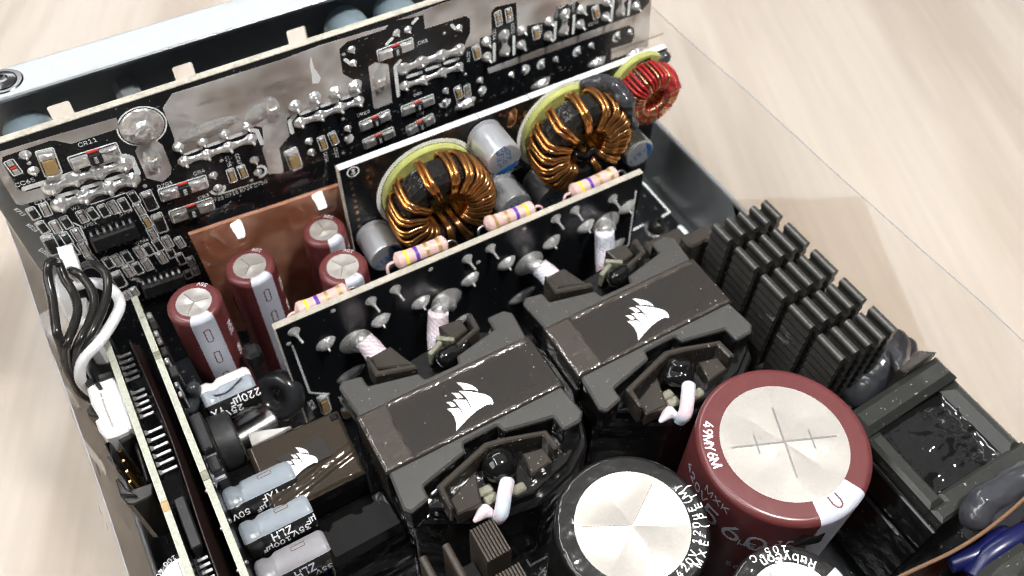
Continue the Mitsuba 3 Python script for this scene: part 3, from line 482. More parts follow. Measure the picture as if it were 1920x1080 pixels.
solo('smoky_film_edge', 'thin pale edge of the left plastic film', 'film', tube([np.array(fl_(u, 1.0)) for u in np.linspace(11, -150, 60)], .1, 6), 'print_grey', True)

# ---------------------------------------------------------------- converter board with the ring chokes
db = thing('converter_board', 'upright black circuit board with a white top edge carrying the copper ring chokes', 'circuit board')
FD = FY(-12)
put(db, 'board', box((54.3, -12, 1), (136.8, -10.3, 53.2)), 'pcb_black')
put(db, 'top_edge', [box((54.3, -12, 53.25), (86.8, -10.3, 53.5), .05), box((87.0, -12, 53.25), (99.5, -10.3, 53.45), .05), box((99.7, -12, 53.25), (136.8, -10.3, 53.5), .05)], 'pcb_edge_white')
put(db, 'left_edge', box((54.0, -12, 1), (54.25, -10.3, 53.4)), 'pcb_edge')
SK = [ring2d((73.6, 39.8), 12.1, 1.0), ring2d((108.8, 42.0), 11.2 + .7, 1.0), ring2d([(57.06,51.72)][0], 1.25, .3), text('3', 1.3, FZ(.02, [(57.06,51.72)][0]), bold=True), text('2503.', 2.0, FZ(.02, [(94.53,33.96)][0]), rot=6), text('94V', 1.2, FZ(.02, [(89.67,34.36)][0]), rot=6)]
put(db, 'silkscreen', xf(join(SK), FD), 'silkscreen_white', kind='stuff')
for c, r in (((73.6, 39.8), 11.4), ((108.8, 42.0), 11.3), ((129.0, 46.6), 8.3)):
    v, f = lathe([(r, 0.0), (r, 1.2), (r - .3, 1.5), (4.0, 1.5), (4.0, 0)], 64); put(db, 'green_disc', xf((v, f), FD @ FZ(.05, c)), 'disc_green', smooth=30)
vias = [(56.42,50.42),(56.19,48.83),(56.29,47.24),(56.31,45.36),(56.38,43.42),(56.26,41.54),(56.37,39.85),(60.18,50.8),(59.93,48.8),(60.42,47.02),(93,51.29),(94.13,51.98),(96.97,49.28),(97.54,47.82),(98.03,49.42),(98.92,46.6),(91.96,52.03),(98.27,50.21),(56.25,41.72),(56.34,39.53),(56.33,37.36),(56.27,35.17),(56.22,33.51)]
for p in vias: put(db, 'via', xf(lathe([(.42, .0), (.42, .06), (.22, .08), (.2, .0)], 12), FD @ FZ(0.01, p)), 'copper_wire_thin')
c = [(95.11,49.78)][0]; put(db, 'solder_tab', xf(dome(c, 1.0, 1.0, 1.1, 2.6, -10, pin=False, seed=77), FD), 'copper_wire_thin', smooth=60)

def choke(name, label, c, y0, y1, ro, ri, rw, angs, mats, pair=.0, core='ferrite_lacquer', rot=None):
    """ring choke: lacquered core, every turn a closed loop of wire round it"""
    k = thing(name, label, 'choke'); M = frame((c[0], y0, c[1]), (1, 0, 0), (0, 0, 1), (0, -1, 0)); h = y0 - y1
    if rot is not None: R = trimesh.transformations.rotation_matrix(math.radians(rot[0]), rot[1], (c[0], (y0 + y1) / 2, c[1])); M = R @ M
    b = 1.3 if ro > 9 else .8
    prof = [(ri, b), (ri + b, 0), (ro - b, 0), (ro, b), (ro, h - b), (ro - b, h), (ri + b, h), (ri, h - b), (ri, b)]
    put(k, 'core', xf(lathe(prof, 72), M), core, smooth=40)
    for i, a in enumerate(angs):
        t = math.radians(a); e = rw * .98
        L = [(ri - e, b), (ri - e, h - b), (ri + b * .6, h + e), ((ri + ro) / 2, h + e), (ro - b * .6, h + e), (ro + e, h - b), (ro + e, b), (ro - b * .6, -e), ((ri + ro) / 2, -e), (ri + b * .6, -e)]
        j = rng.normal(0, .25, len(L)); P = []
        for (r, w), dj in zip(L, j):
            tt = t + (math.radians(3.0) if w > h * .5 else -math.radians(3.0)) * (.4 if ro > 9 else .2) + math.radians(dj) * 1.5; P.append((r * math.cos(tt), r * math.sin(tt), w))
        put(k, 'wire_turn', xf(tube(spline(P, 4, True), rw, 8, closed=True), M), mats[i % len(mats)], smooth=True)
    return k, M
def pairs(A, d): return [a + s * d for a in A for s in (-.5, .5)]
choke('ring_choke', 'large copper-wound ring choke on the left half of the converter board', (72.9, 41.4), -16.2, -23.6, 11.0, 5.3, .54, pairs([108, 79, 60, 44, 29, 15, 1, -13, -27, -42, -66, -92, 141, 163, 181, 200, 218, 234], 5.6), ['copper_wire'])
choke('ring_choke', 'large copper-wound ring choke beside the grey glue, right of the first big one', (108.4, 43.4), -16.2, -23.4, 11.3, 5.3, .54, pairs([128, 97, 70, 53, 37, 22, 7, -8, -23, -40, -68, 152, 169, 186, 202, 218, 234], 5.6), ['copper_wire'])
k, M = choke('small_ring_choke', 'small ring choke of thin red and copper wire at the right end of its board', (127.0, 49.0), -16.2, -21.8, 6.5, 3.1, .36, [i * 360 / 40 for i in range(40)], ['red_wire' if (i % 3 != 1 and i < 17) or (i % 4 == 0) else 'copper_wire_thin' for i in range(40)])
put(k, 'lead', tube(spline([(134.5, -14, 51.5), (135.6, -17, 50.5), (135.9, -20, 47.5)]), .36, 8), 'red_wire', True)
solo('glue_lump', 'dark grey glue bridging the right big ring choke and the small red one', 'glue', blob([(*[(112.87,-13.5,53.52)][0], 1.3), (*[(115.99,-15,53.54)][0], 2.0), (*[(117.13,-19,54.47)][0], 2.2), (*[(118.16,-22,52.87)][0], 2.3), (*[(119.11,-23,48.99)][0], 1.4), (*[(120.55,-23,45.38)][0], 1.2)], .5, 8, .9), 'glue_grey', True)
solo('glue_lump', 'black shiny glue bead on the green disc above the small red choke', 'glue', blob([(*[(127.73,-13.4,53.11)][0], .7), (*[(130.33,-13.4,53.26)][0], .7)], .4, 6), 'gel_black', True)
solo('glue_lump', 'flat black glue pad in the far right corner of the converter board', 'glue', blob([(*[(134.34,-13,51.46)][0], 1.3), (*[(135.64,-13,51.74)][0], 1.5)], .5, 6), 'glue_grey', True)
solo('glue_lump', 'wet black glue drops inside the lower rim of the right big ring choke', 'glue', blob([(*[(105.77,-22.5,42.49)][0], .9), (*[(108.48,-23,40.8)][0], 1.1), (*[(110.12,-23,42.53)][0], .9)], .5, 5, .4), 'gel_black', True)

def can(label, x, z, L, r, face=True, lines=('470', '16V'), rot=20, blue=-60):
    k = thing('polymer_capacitor', label, 'capacitor', 'grey metal can capacitors lying out of the converter board')
    put(k, 'can', drum((x, -12.3, z), (x, -12.3 - L, z), [(r, 0), (r, .5), (r * .88, .9), (r * .88, 1.4), (r, 1.9), (r, L - .5), (r - .15, L - .15), (r - .5, L), (.001, L)], 48), 'can_grey', smooth=35)
    M = FY(-12.3 - L - .01, (x, z))
    t = np.radians(np.linspace(blue - 55, blue + 55, 26)); q = (r - .55)
    put(k, 'colour_mark', xf(prism(np.c_[q * np.cos(t), q * np.sin(t)], 0, .04), M), 'can_blue')
    put(k, 'marking', [text(s, r * .36, M @ FZ(.0, (math.cos(math.radians(blue + 180)) * (.0 + .45 * i) * r * .9 - .0, math.sin(math.radians(blue + 180)) * (.0 + .45 * i) * r * .9)), rot=rot) for i, s in enumerate(lines)], 'can_blue')
can('grey can capacitor with a blue-marked end between the two big ring chokes', 87.8, 48.3, 9.2, 4.2, lines=('16V', '470', 'EG'), rot=28, blue=-75)
can('grey can capacitor with a blue-marked end at the lower left of the left ring choke', 58.9, 31.5, 8.2, 4.1, lines=('16V', '470'), rot=30, blue=20)
can('grey can capacitor half hidden by pink resistor, right below the left ring choke', 91.6, 29.6, 8.0, 4.6)
can('grey can capacitor half hidden under the right ring choke, left of the last pink resistor', 102.6, 27.6, 8.0, 4.6)
can('grey can capacitor with a blue-marked end, at the right of the right ring choke', 127.0, 30.6, 7.8, 4.0, lines=('16V', '470'), rot=30, blue=15)
solo('rubber_standoff', 'dark round standoff behind the right end of the resistor board', 'standoff', drum((126.6, -14, 20.5), (126.6, -20, 20.5), [(.001, 0), (3.6, 0), (3.6, 5), (2.9, 6), (1.6, 6), (1.4, 5), (.001, 5)]), 'chip_black', 35)

# ---------------------------------------------------------------- maroon capacitors
def sector(prof, a0, a1, n=10, off=.03):
    t = np.radians(np.linspace(a0, a1, n)); pr = np.asarray(prof, float); k = len(pr)
    V = np.array([[(r + off) * np.sin(q), -(r + off) * np.cos(q), z + off] for r, z in pr for q in t]).reshape(-1, 3); F = []
    for i in range(k - 1):
        for j in range(n - 1): a = i * n + j; F += [[a, a + 1, a + n + 1], [a, a + n + 1, a + n]]
    return V, np.array(F)
def pill(c, w, h, lw):
    o = sg.box(c[0] - w / 2, c[1] - h / 2, c[0] + w / 2, c[1] + h / 2); r = w * .42
    g = o.buffer(-r).buffer(r, quad_segs=4); return g.difference(g.buffer(-lw))
def radial_cap(name, label, x, y, z1, r, z0=0.3, disc=.66, sleeve='sleeve_maroon', stripe=None, smat='stripe_lilac', marks=(), mmat='sleeve_maroon', score='Y', srot=0, group=None, cat='capacitor', rim=None, tmat='cap_top', slw=None, crease=.12):
    k = thing(name, label, cat, group); M = FZ(0, (x, y)); b = rim or r * .16
    arc = [(r - b + b * math.cos(t), z1 - b + b * math.sin(t)) for t in np.linspace(0, math.pi / 2, 6)]
    prof = [(r * .9, z0), (r, z0 + .6)] + arc + [(r * disc + .05, z1), (r * disc - .1, z1 - .12)]
    put(k, 'sleeve', xf(lathe(prof, 72), M), sleeve, smooth=35)
    n = 90; rd = np.array([.001, .2, .4, .6, .8, .95, 1.0]) * r * disc; V, f = lathe(np.c_[rd[::-1], np.full(7, z1 - .06)], n)
    sc = {'Y': [90, 210, 330], 'X': [0, 90, 180, 270]}[score]
    V = V.copy(); th, rr = np.degrees(np.arctan2(V[:, 1], V[:, 0])) - srot, np.hypot(V[:, 0], V[:, 1]) / (r * disc); st = 360 / len(sc)
    V[:, 2] -= crease * r * .1 * np.abs(((th - sc[0] + st / 2) % st) - st / 2) / (st / 2) * np.sin(np.clip(rr, 0, 1) * math.pi) ** 1.3
    put(k, 'vent_top', xf((V, f), M), tmat, smooth=True)
    lw = slw or max(.09, r * .018)
    for a in sc:
        t = math.radians(a + srot); L = r * disc * (.86 if score == 'Y' else .84 if a % 180 == 0 else .6)
        p, q = np.array((0, 0.)), np.array((L * math.cos(t), L * math.sin(t)))
        put(k, 'score_line', xf(prism(np.array(sg.LineString([p, q]).buffer(lw, cap_style=2).exterior.coords)[:-1], z1 - .055, z1 - .02, .01), M), 'cap_score' if score == 'Y' else 'metal_bright')
        if score == 'X': put(k, 'score_line', xf(prism(np.array(sg.LineString([p + (-lw * 1.4 * math.sin(t), lw * 1.4 * math.cos(t)), q + (-lw * 1.4 * math.sin(t), lw * 1.4 * math.cos(t))]).buffer(lw * .5, cap_style=2).exterior.coords)[:-1], z1 - .056, z1 - .03, .005), M), 'cap_score')
    if stripe:
        a0, a1 = stripe; put(k, 'polarity_stripe', xf(sector(prof[1:], a0, a1), M), smat, smooth=True)
        am = math.radians((a0 + a1) / 2)
        for zz in marks:
            put(k, 'minus_mark', xf(on_drum(shape_prism(pill((0, zz), r * .26, r * .78, r * .045), .05, .09), r), M @ trimesh.transformations.rotation_matrix(am, (0, 0, 1))), mmat)
    return k, M
def side_text(k, M, R, items, m='print_grey', bold=False):
    ms = []
    for s, h, ang, z, rt in items: ms.append(xf(on_drum(text(s, h, np.eye(4), rot=rt, bold=bold, depth=.05), R), frame((0, 0, z), (math.cos(math.radians(ang)), math.sin(math.radians(ang)), 0), (-math.sin(math.radians(ang)), math.cos(math.radians(ang)), 0), (0, 0, 1))))
    put(k, 'marking', xf(join(ms), M), m)
def rim_text(k, M, s, R, z, a0, h, m='print_white', gap=1.12, bold=True):
    """letters along the rim, heads towards the centre, running anticlockwise from angle a0 (degrees from +x)"""
    ms, a = [], a0
    for ch in s:
        w = h * .8 if ch != ' ' else h * .5
        if ch != ' ':
            t = math.radians(a); ms.append(text(ch, h, frame((R * math.cos(t), R * math.sin(t), z), (-math.sin(t), math.cos(t), 0), (-math.cos(t), -math.sin(t), 0), (0, 0, 1)), bold=bold))
        a += math.degrees(w * gap / R)
    put(k, 'marking', xf(join(ms), M), m)
MG = None
for lab, x, y, z1, r, st, sr, mk, tx in (('maroon capacitor farthest left, beside the small control board', 18.1, -21.9, 44.0, 5.25, (-26, 26), 20, (39, 31.5, 24), [('35V', 1.6, 58, 36, 90), ('100', 1.3, 60, 28, 90)]),
        ('tall maroon capacitor second from the left, in front of the copper plate', 31.0, -14.6, 39.5, 5.15, (-16, 38), 20, (34.5, 27, 20, 12.5), [('35V', 1.6, 66, 33, 90), ('470', 1.3, 68, 25, 90)]),
        ('maroon capacitor at the back, close to the white-edged board', 48.1, -13.0, 39.6, 4.6, (-8, 40), 5, (), [('10V', 1.3, 70, 34, 90)]),
        ('maroon capacitor with a scratched silver top behind the leftmost pink resistor', 47.5, -24.9, 40.4, 5.05, (-16, 32), 28, (), [('10V', 1.3, 62, 33, 90)])):
    k, M = radial_cap('maroon_capacitor', lab, x, y, z1, r, stripe=st, marks=mk, srot=sr, tmat='cap_top_small', rim=1.1, crease=.35, group='small maroon capacitors left of the converter board')
    side_text(k, M, r, tx, 'print_white')
    rim_text(k, M, '10V' if z1 < 42 else '35V', r * .83, z1 + .01, 40, .8, bold=False)
big, M = radial_cap('bulk_capacitor', 'huge maroon capacitor with a wide bright silver top at the lower right', 101.7, -100.4, 38, 16.1, disc=.735, stripe=(-17, 22), smat='stripe_lilac', score='X', srot=-23, rim=1.4, slw=.13)
for a in (-23, 157):
    t = math.radians(a); c = np.array([math.cos(t), math.sin(t)]) * 5.2; n = np.array([-math.sin(t), math.cos(t)])
    put(big, 'score_line', xf(prism(np.array(sg.LineString([c - n * 1.8, c + n * 1.8]).buffer(.16, cap_style=1).exterior.coords)[:-1], 37.945, 37.99, .01), M), 'metal_bright')
rim_text(big, M, '49MY6M', 13.9, 38.02, 136, 1.75)
put(big, 'stripe_mark', xf(shape_prism(sg.LineString([(-.6, -12.2), (-.7, -13.6), (-.4, -14.4), (.25, -14.7), (.85, -14.4), (1.1, -13.6), (1.0, -12.2)]).buffer(.13), 38.05, 38.09), M), 'sleeve_maroon')
side_text(big, M, 16.1, [('560', 5.4, -66, 27.4, 0), ('µF(M)', 2.1, -46, 26, 0), ('105°C', 2.0, -24, 30, 0), ('MXK', 2.0, -84, 33.6, 0), ('420V', 2.4, -104, 30, 0), ('560 µF(M)', 1.7, -40, 15, 0)])
bb, M = radial_cap('black_capacitor', 'big black-sleeved capacitor with a creased silver top at the bottom edge of the picture', 68.4, -99.8, 38, 13.5, disc=.745, sleeve='sleeve_black', score='Y', srot=62, rim=1.2, slw=.06, tmat='cap_top', crease=.42)
rim_text(bb, M, '420V 120µF(M)', 10.95, 38.04, -80, 1.3, gap=1.4); rim_text(bb, M, 'MXE (PET)', 12.3, 38.03, -62, 1.3, gap=1.8)
sm, M = radial_cap('black_capacitor', 'black-sleeved capacitor cut off at the bottom edge, in front of the huge maroon one', 82.5, -124.6, 40, 10.6, disc=.7, sleeve='sleeve_black', score='Y', stripe=(70, 100), smat='stripe_lilac', rim=1.0)
rim_text(sm, M, 'Rubycon', 8.15, 40.04, 30, 1.5); rim_text(sm, M, '105°C', 9.6, 40.02, 60, 1.2, gap=1.5)
lc, M = radial_cap('black_capacitor', 'black capacitor peeping out beside the left small board at the bottom edge', *[(-1.76,-67.57)][0], 31, 5.0, disc=.8, sleeve='sleeve_black', score='Y', rim=.7, tmat='cap_top_small')
rim_text(lc, M, '100 400', 4.4, 31.03, 95, .9)

# ---------------------------------------------------------------- resistor board
rb = thing('resistor_board', 'upright black circuit board with wide silver eyelets in front of the ring chokes', 'circuit board')
FR = FY(-35)
put(rb, 'board', box((29.7, -35, 0.5), (115.5, -33.5, 42.7)), 'pcb_black')
put(rb, 'top_edge', box((29.7, -35, 42.75), (115.5, -33.5, 43.0), .04), 'pcb_edge')
put(rb, 'left_edge', box((29.4, -35, .5), (29.65, -33.5, 42.9)), 'pcb_edge')
def JR(pts, r, h, rp, lp, m='solder_matte', sx=1.0):
    for p in pts: put(rb, 'solder_joint', xf(cone(p, r, h, rp, lp, sx=sx), FR), m, smooth=60)
JR([(32.81,39.91),(49.13,39.15),(54.56,39.52),(71.09,39.44),(76.65,39.63),(92.85,40.12),(97.72,40.22),(107.89,38.61)], 1.3, 1.1, .28, 1.9)
for p in [(38.13,31.96),(50.37,31.68),(59.7,31.79),(71.65,32.29),(80.57,32.33),(92.21,32.76),(101.13,33.14),(112.32,33.5)]: sd[0] += 1; put(rb, 'solder_joint', xf(dome(p, 1.0, 1.5, 2.2, 1.55, 24, seed=sd[0], tilt=(.1, -.4)), FR), 'solder_matte', smooth=60)
for p in [(41.67,17.4),(84.99,17.55),(110.17,20.51)]: sd[0] += 1; put(rb, 'solder_joint', xf(dome(p, 1.0, 1.2, 3.4, 1.6, 18, seed=sd[0], pin=False), FR), 'solder', smooth=60)
for p in [(69.21,19.07),(68.85,18.91)]: sd[0] += 1; put(rb, 'solder_joint', xf(dome(p, 1.0, .8, 2.0, 1.0, 14, seed=sd[0], pin=False), FR), 'solder_matte', smooth=60)
EYE = [(44.25,28.03),(65.67,28.41),(86.51,28.52),(107.05,30.57)]
for p in EYE: put(rb, 'eyelet_joint', xf(cone(p, 3.7, 2.0, 1.1, 0, tilt=(.3, -.5)), FR), 'solder_matte', smooth=60)
for p in [(31.12,36.87),(41.19,41.11),(62.71,41.04),(84.78,41.03),(73.71,36.68)]: put(rb, 'solder_joint', xf(dome(p, .55, .3, seed=3, pin=False), FR), 'solder', smooth=60)
SK = [outline([(31.68,35.88),(32.04,17.42),(35.85,13.69)], .45, closed=False), outline([(114.25,37.81),(114.96,18.8),(112.93,16.62)], .42, closed=False)]
chip('c', *[(34.28,13.67),(34.29,8)], 1.6, rb, FR, SK); chip('c', *[(38.32,4.95),(38.53,1.76)], 1.1, rb, FR, SK); chip('w', *[(77.91,13.93),(78.31,11.08)], .9, rb, FR, SK)
for s_, c in (('SC3A', [(31.67,12.42)][0]), ('SR11A', [(38.44,8.41)][0]), ('C3', [(80.38,11.81)][0]), ('SC5', [(86.42,8.09)][0])): SK.append(text(s_, 1.1, FZ(.02, c), rot=-84))
put(rb, 'silkscreen', xf(join(SK), FR), 'silkscreen_white', kind='stuff')
def resistor(label, a, b, r=1.75):
    k = thing('pink_resistor', label, 'resistor', 'pink banded resistors along the top edge of the resistor board'); a, b = np.array(a), np.array(b); L = np.linalg.norm(b - a)
    prof = [(.5, -.3), (r * .62, 0), (r * 1.02, .5), (r * 1.05, 1.3), (r * .93, 2.1), (r * .9, L / 2), (r * .93, L - 2.1), (r * 1.05, L - 1.3), (r * 1.02, L - .5), (r * .62, L), (.5, L + .3)]
    M = axis_frame(a, b); put(k, 'body', xf(lathe(prof, 28), M), 'resistor_pink', smooth=50)
    pr = np.array(prof); rad = lambda z: np.interp(z, pr[:, 1], pr[:, 0]) + .025
    for t, w, m in ((.16, .75, 'band_yellow'), (.36, .8, 'band_violet'), (.56, .75, 'band_gold'), (.80, .8, 'band_gold')):
        z0, z1 = t * L, t * L + w; put(k, 'colour_band', xf(lathe([(rad(z0) - .1, z0), (rad(z0), z0 + .02), (rad((z0 + z1) / 2), (z0 + z1) / 2), (rad(z1), z1 - .02), (rad(z1) - .1, z1)], 28), M), m, smooth=50)
    for e, s in ((a, -1), (b, 1)):
        d = (b - a) / L * s; put(k, 'lead', tube(spline([e, e + d * 1.3, e + d * 2.0 + (0, -.4, -.7), e + d * 2.1 + (0, -1.2, -2.6)]), .33, 8), 'resistor_pink' if s < 0 else 'metal_bright', True)
for lab, a, b in (('pink resistor with yellow, violet and gold bands, leftmost on the board edge', *[(34.91,-31.6,40.92),(45.84,-31.6,40.99)]), ('pink banded resistor, second from the left, under the left ring choke', *[(56.54,-31.6,43.44),(68.03,-31.6,42.86)]), ('pink banded resistor, third from the left, with its yellow band at the right end', *[(89.11,-31.6,42.22),(77.49,-31.6,43.03)]), ('pink banded resistor, farthest right, under the right ring choke', *[(98.78,-31.6,41.98),(110.6,-31.6,42.26)])): resistor(lab, a, b)

# ---------------------------------------------------------------- transformers
XC, YC, ZT = 55.2, -62.2, 35.0
L2 = lambda pts: np.array(pts) - (XC, YC)
PLATE = L2([(36.74,-68.45),(73.47,-68.44),(74.13,-75.58),(72.78,-76.98),(68.97,-77.05),(68.84,-73.79),(59.18,-71.78),(58.69,-70.04),(51.2,-70.13),(50.76,-71.94),(40.94,-74.2),(40.86,-76.84),(36.91,-77.7),(35.95,-76.57)])
BODY = L2([(36.43,-62.16),(78.76,-68.69),(74.04,-78.71),(68.5,-82.27),(59.62,-84.56),(49.51,-83.01),(36.89,-75.83),(36.23,-73.03)])
RIDGE = L2([(43.85,-80.65),(43.12,-79.82),(43.12,-75.13),(54.84,-71.74),(57.81,-72.35),(66.27,-75.18),(66.66,-79.59),(65.37,-79.41),(65.13,-75.86),(58.45,-73.78),(54.94,-73.04),(44.26,-76.13)])
RIDGE = RIDGE
PADL = L2([(51.13,-75.07),(49.01,-81.31),(44.28,-80.99),(44.26,-77.75)]); PADR = L2([(60.37,-76.31),(64.51,-77.18),(64.5,-80.4),(59.73,-80.94)])
LOGO = [[(56.05,-58.48),(56.81,-58.88),(57.71,-59.62),(58.41,-60.48),(58.76,-61.28),(58.85,-61.94),(58.73,-62.23),(58.39,-61.73),(57.75,-61.22),(57.05,-60.85),(56.52,-60.63),(56.49,-59.85),(56.29,-59.13)],
        [(55.54,-60.3),(56.33,-60.75),(57.47,-61.51),(58.7,-62.57),(59.71,-63.56),(60.18,-64.36),(60.26,-65.15),(60.06,-65.85),(59.8,-66.19),(59.41,-65.85),(58.89,-65.64),(58.03,-65.67),(56.81,-65.79),(55.51,-66.08),(54.29,-66.47),(53.01,-66.98),(52,-67.34),(51.11,-67.73),(51.48,-66.97),(51.81,-66.44),(52.03,-65.7),(52.19,-64.78),(52.14,-63.73),(51.8,-62.69),(52.35,-62.85),(53.3,-63.33),(53.81,-63.57),(53.88,-64.27),(53.82,-64.97),(53.74,-65.73),(53.99,-64.78),(54.06,-63.94),(53.98,-63.01),(53.85,-62.04),(53.66,-61.49),(54.36,-61.81),(55.24,-62.32),(55.88,-62.74),(55.9,-63.35),(55.83,-64.2),(55.71,-65.24),(56.03,-64.17),(56.13,-63.04),(56.04,-62.01),(55.85,-61.16)],
        [(54.06,-59.99),(54.74,-60.35),(55.32,-60.7),(55.5,-61.33),(55.62,-62.03),(55.1,-61.85),(54.55,-61.69),(54.49,-61.06),(54.31,-60.43)],
        [(52.24,-61.35),(52.84,-61.54),(53.33,-61.82),(53.54,-62.39),(53.66,-62.94),(53.16,-62.87),(52.66,-62.74),(52.64,-62.17),(52.49,-61.72)]]
mir = lambda P: np.c_[P[:, 0], -P[:, 1]]
def pit_glue(P, s): return P
def transformer(dx, label, first):
    k = thing('transformer', label, 'transformer', None); M = FZ(0, (XC + dx, YC))
    full = np.vstack([BODY[1:-2], BODY[-2:-1], BODY[-1:]])
    near = BODY[BODY[:, 1] < -2]; out = np.array(sg.MultiPoint(np.vstack([near, mir(near) * (1, .86)])).convex_hull.exterior.coords)[:-1]
    out = rounded(out, 2.5, 5)
    put(k, 'shell', xf(prism(out, 0.0, 26.5, .5), M), 'potting_black', smooth=35)
    inner = np.array(sg.Polygon(out).buffer(-1.4).exterior.coords)[:-1]
    put(k, 'shell', xf(prism(inner, 26.5, 29.2, .4), M), 'gel_black', smooth=35)
    put(k, 'shell', xf(prism(np.array([(-18.9, -7.3), (18.6, -7.3), (18.6, 7.3), (-18.9, 7.3)]), 1, 34.6, .6), M), 'potting_black')
    put(k, 'core_tape', xf(prism(np.array([(-19.1, -6.9), (18.9, -6.9), (18.9, 6.7), (-19.1, 6.7)]), 2, 35.45, .5), M), 'tape_brown')
    put(k, 'label_tape', xf(prism(L2([(42.17,-58.28),(69.53,-57.9),(69.32,-66.14),(42.13,-68.33)]), 35.46, 35.53), M), 'tape_label')
    for sx0, sx1, sy0, sy1, sd_ in ((-19.0, -13.2, -6.6, 6.3, 1.0), (-12.8, 17.5, 5.2, 6.5, 4.0), (-12.8, 18.2, -6.7, -6.0, 7.0)):
        gx, gy = np.linspace(sx0, sx1, 34 if sx1 - sx0 < 8 else 70), np.linspace(sy0, sy1, 40 if sy1 - sy0 > 4 else 8)
        put(k, 'tape_crinkle', xf(sheet_grid(lambda u, v: (u, v, 35.50 + .42 * meshkit.fbm(np.array([u * .33 + v * .2, v * .5 - u * .1, sd_ + dx * .05]), 3) * min(1, (u - sx0) * 2, (sx1 - u) * 2, (v - sy0) * 2, (sy1 - v) * 2)), gx, gy), M), 'tape_gloss', True)
    for P in (PLATE, mir(PLATE)):
        put(k, 'cover_plate', xf(prism(rounded(P, .55), 33.9, 34.95, .4), M), 'bobbin_grey', smooth=30); put(k, 'cover_wall', xf(prism(np.array(sg.Polygon(rounded(P, .55)).buffer(-.12).exterior.coords)[:-1], 27, 33.88), M), 'potting_black')
    for s, f_ in ((1, lambda P: P), (-1, mir)):
        dz = 0.0
        g = sg.Polygon(rounded(f_(RIDGE), .25))
        for gp in ([g] if s > 0 else list(g.difference(sg.box(-4.2, -40, 5.2, 40)).geoms)): put(k, 'well_rim', xf(prism(np.array(gp.exterior.coords)[:-1], 28.5, 34.4 if s > 0 else 35.3, .3), M), 'bobbin_brown', smooth=30)
        for P in (PADL, PADR): put(k, 'well_pad', xf(prism(f_(P), 28, 32.2 if s > 0 else 33.5, .3), M), 'bobbin_brown')
    if first: lg = 'logo'
    for P in LOGO: put(k, 'logo', xf(prism(L2(P), 35.54, 35.58), M), 'logo_white')
    c = L2([(55.45,-76.52)])[0]
    if first: g = ball((0, 0, 0), (3.35, 3.2, 3.4), 4)
    else: g = blob([(-.4, .9, .2, 2.2), (1.4, .2, .0, 2.3), (.2, -1.0, -.6, 2.4), (-1.5, .1, -.3, 2.0)], .5, 5, .7)
    v, f = g; put(k, 'glue_dome', xf((v + (c[0], c[1], 32.4), f), M), 'gel_black', True)
    a, b = L2([(55.21,-79.84),(51.59,-84.05)]); e = L2([(51.02,-83.67)])[0]
    m, uv = tube(spline([(*a, 32.6), (*(a * .5 + b * .5), 32.8), (*b, 31.0), (*e, 28.5)]), 1.4, 14, uv=True); put(k, 'output_lead', xf(m, M), 'litz_plain', True, uv)
    c2 = L2([(49.15,-82.31)])[0]; put(k, 'output_lead', xf(blob([(c2[0] - 2.2, c2[1] - .3, 29.8, .5), (c2[0], c2[1] + .2, 30.4, 1.3), (c2[0] + 1.0, c2[1] - .6, 29.6, .8)], .5, 5), M), 'litz_plain', True)
    for p in L2([(51.47,-80.31),(56.79,-81.12),(51.28,-78.43)]): put(k, 'margin_tape', xf(box((p[0] - 1.4, p[1] - 1.0, 28), (p[0] + 1.4, p[1] + .8, 30.4), .3), M), 'margin_tape')
    for x_, y_, r_ in ((1.4, 14.2, 25), (4.2, 15.2, -35)): put(k, 'margin_tape', xf(box((-1.9, -.5, -2), (1.9, .5, 2.2), .2), M @ FZ(31.6, (x_, y_)) @ trimesh.transformations.rotation_matrix(math.radians(r_), (0, 0, 1))), 'margin_tape')
    put(k, 'glue_dome', xf(blob([(2.5, 11.5, 32.8, 2.2), (6.2, 12.2, 32.6, 2.2)], .6, 5, .5), M), 'gel_black', True)
    return k
tr1 = transformer(0, 'black transformer with a white sail mark and round black glue ball, left of the pair', True)
tr2 = transformer(41.3, 'black transformer with a white sail mark beside the finned heatsink, right of the pair', False)
def lead(k, pts, r=2.5):
    m, uv = tube(spline(pts, 6), np.linspace(r * .88, r, len(spline(pts, 6))), 18, uv=True); v, f = m; v = v + .12 * (meshkit.noise(v * .7)[:, None] - .5) * 2; put(k, 'litz_lead', (v, f), 'litz_sleeve', True, uv)
lead(tr1, [[(45.34,-37.3,31)][0], [(46.13,-39.5,29.67)][0], [(46.84,-42.5,28.65)][0], [(47.66,-46.5,28.74)][0]])
lead(tr1, [[(62.25,-38,30.12)][0], [(61.17,-39.5,26.91)][0], [(59.87,-42,24.43)][0], [(58.55,-46,23.57)][0]])
lead(tr2, [[(87.34,-38,30.09)][0], [(88.12,-40,29.48)][0], [(88.57,-42.5,29.26)][0], [(88.61,-46,29.69)][0]])
lead(tr2, [[(104.37,-38,32.6)][0], [(104.02,-39.5,28.28)][0], [(103.06,-42,24.86)][0], [(102.04,-46,22.27)][0]])
for k, a, b in ((tr1, [(44.05,-35.8,29.2)][0], [(45.48,-37.6,31.28)][0]), (tr1, [(65.31,-35.8,29.58)][0], [(62.16,-38.2,30.23)][0]), (tr2, [(86,-35.8,29.69)][0], [(87.5,-38.2,30.02)][0]), (tr2, [(106.38,-35.8,31.72)][0], [(104.23,-38.2,32.7)][0])): put(k, 'tinned_end', tube([a, b], [1.5, 1.7], 12), 'solder_matte', True)

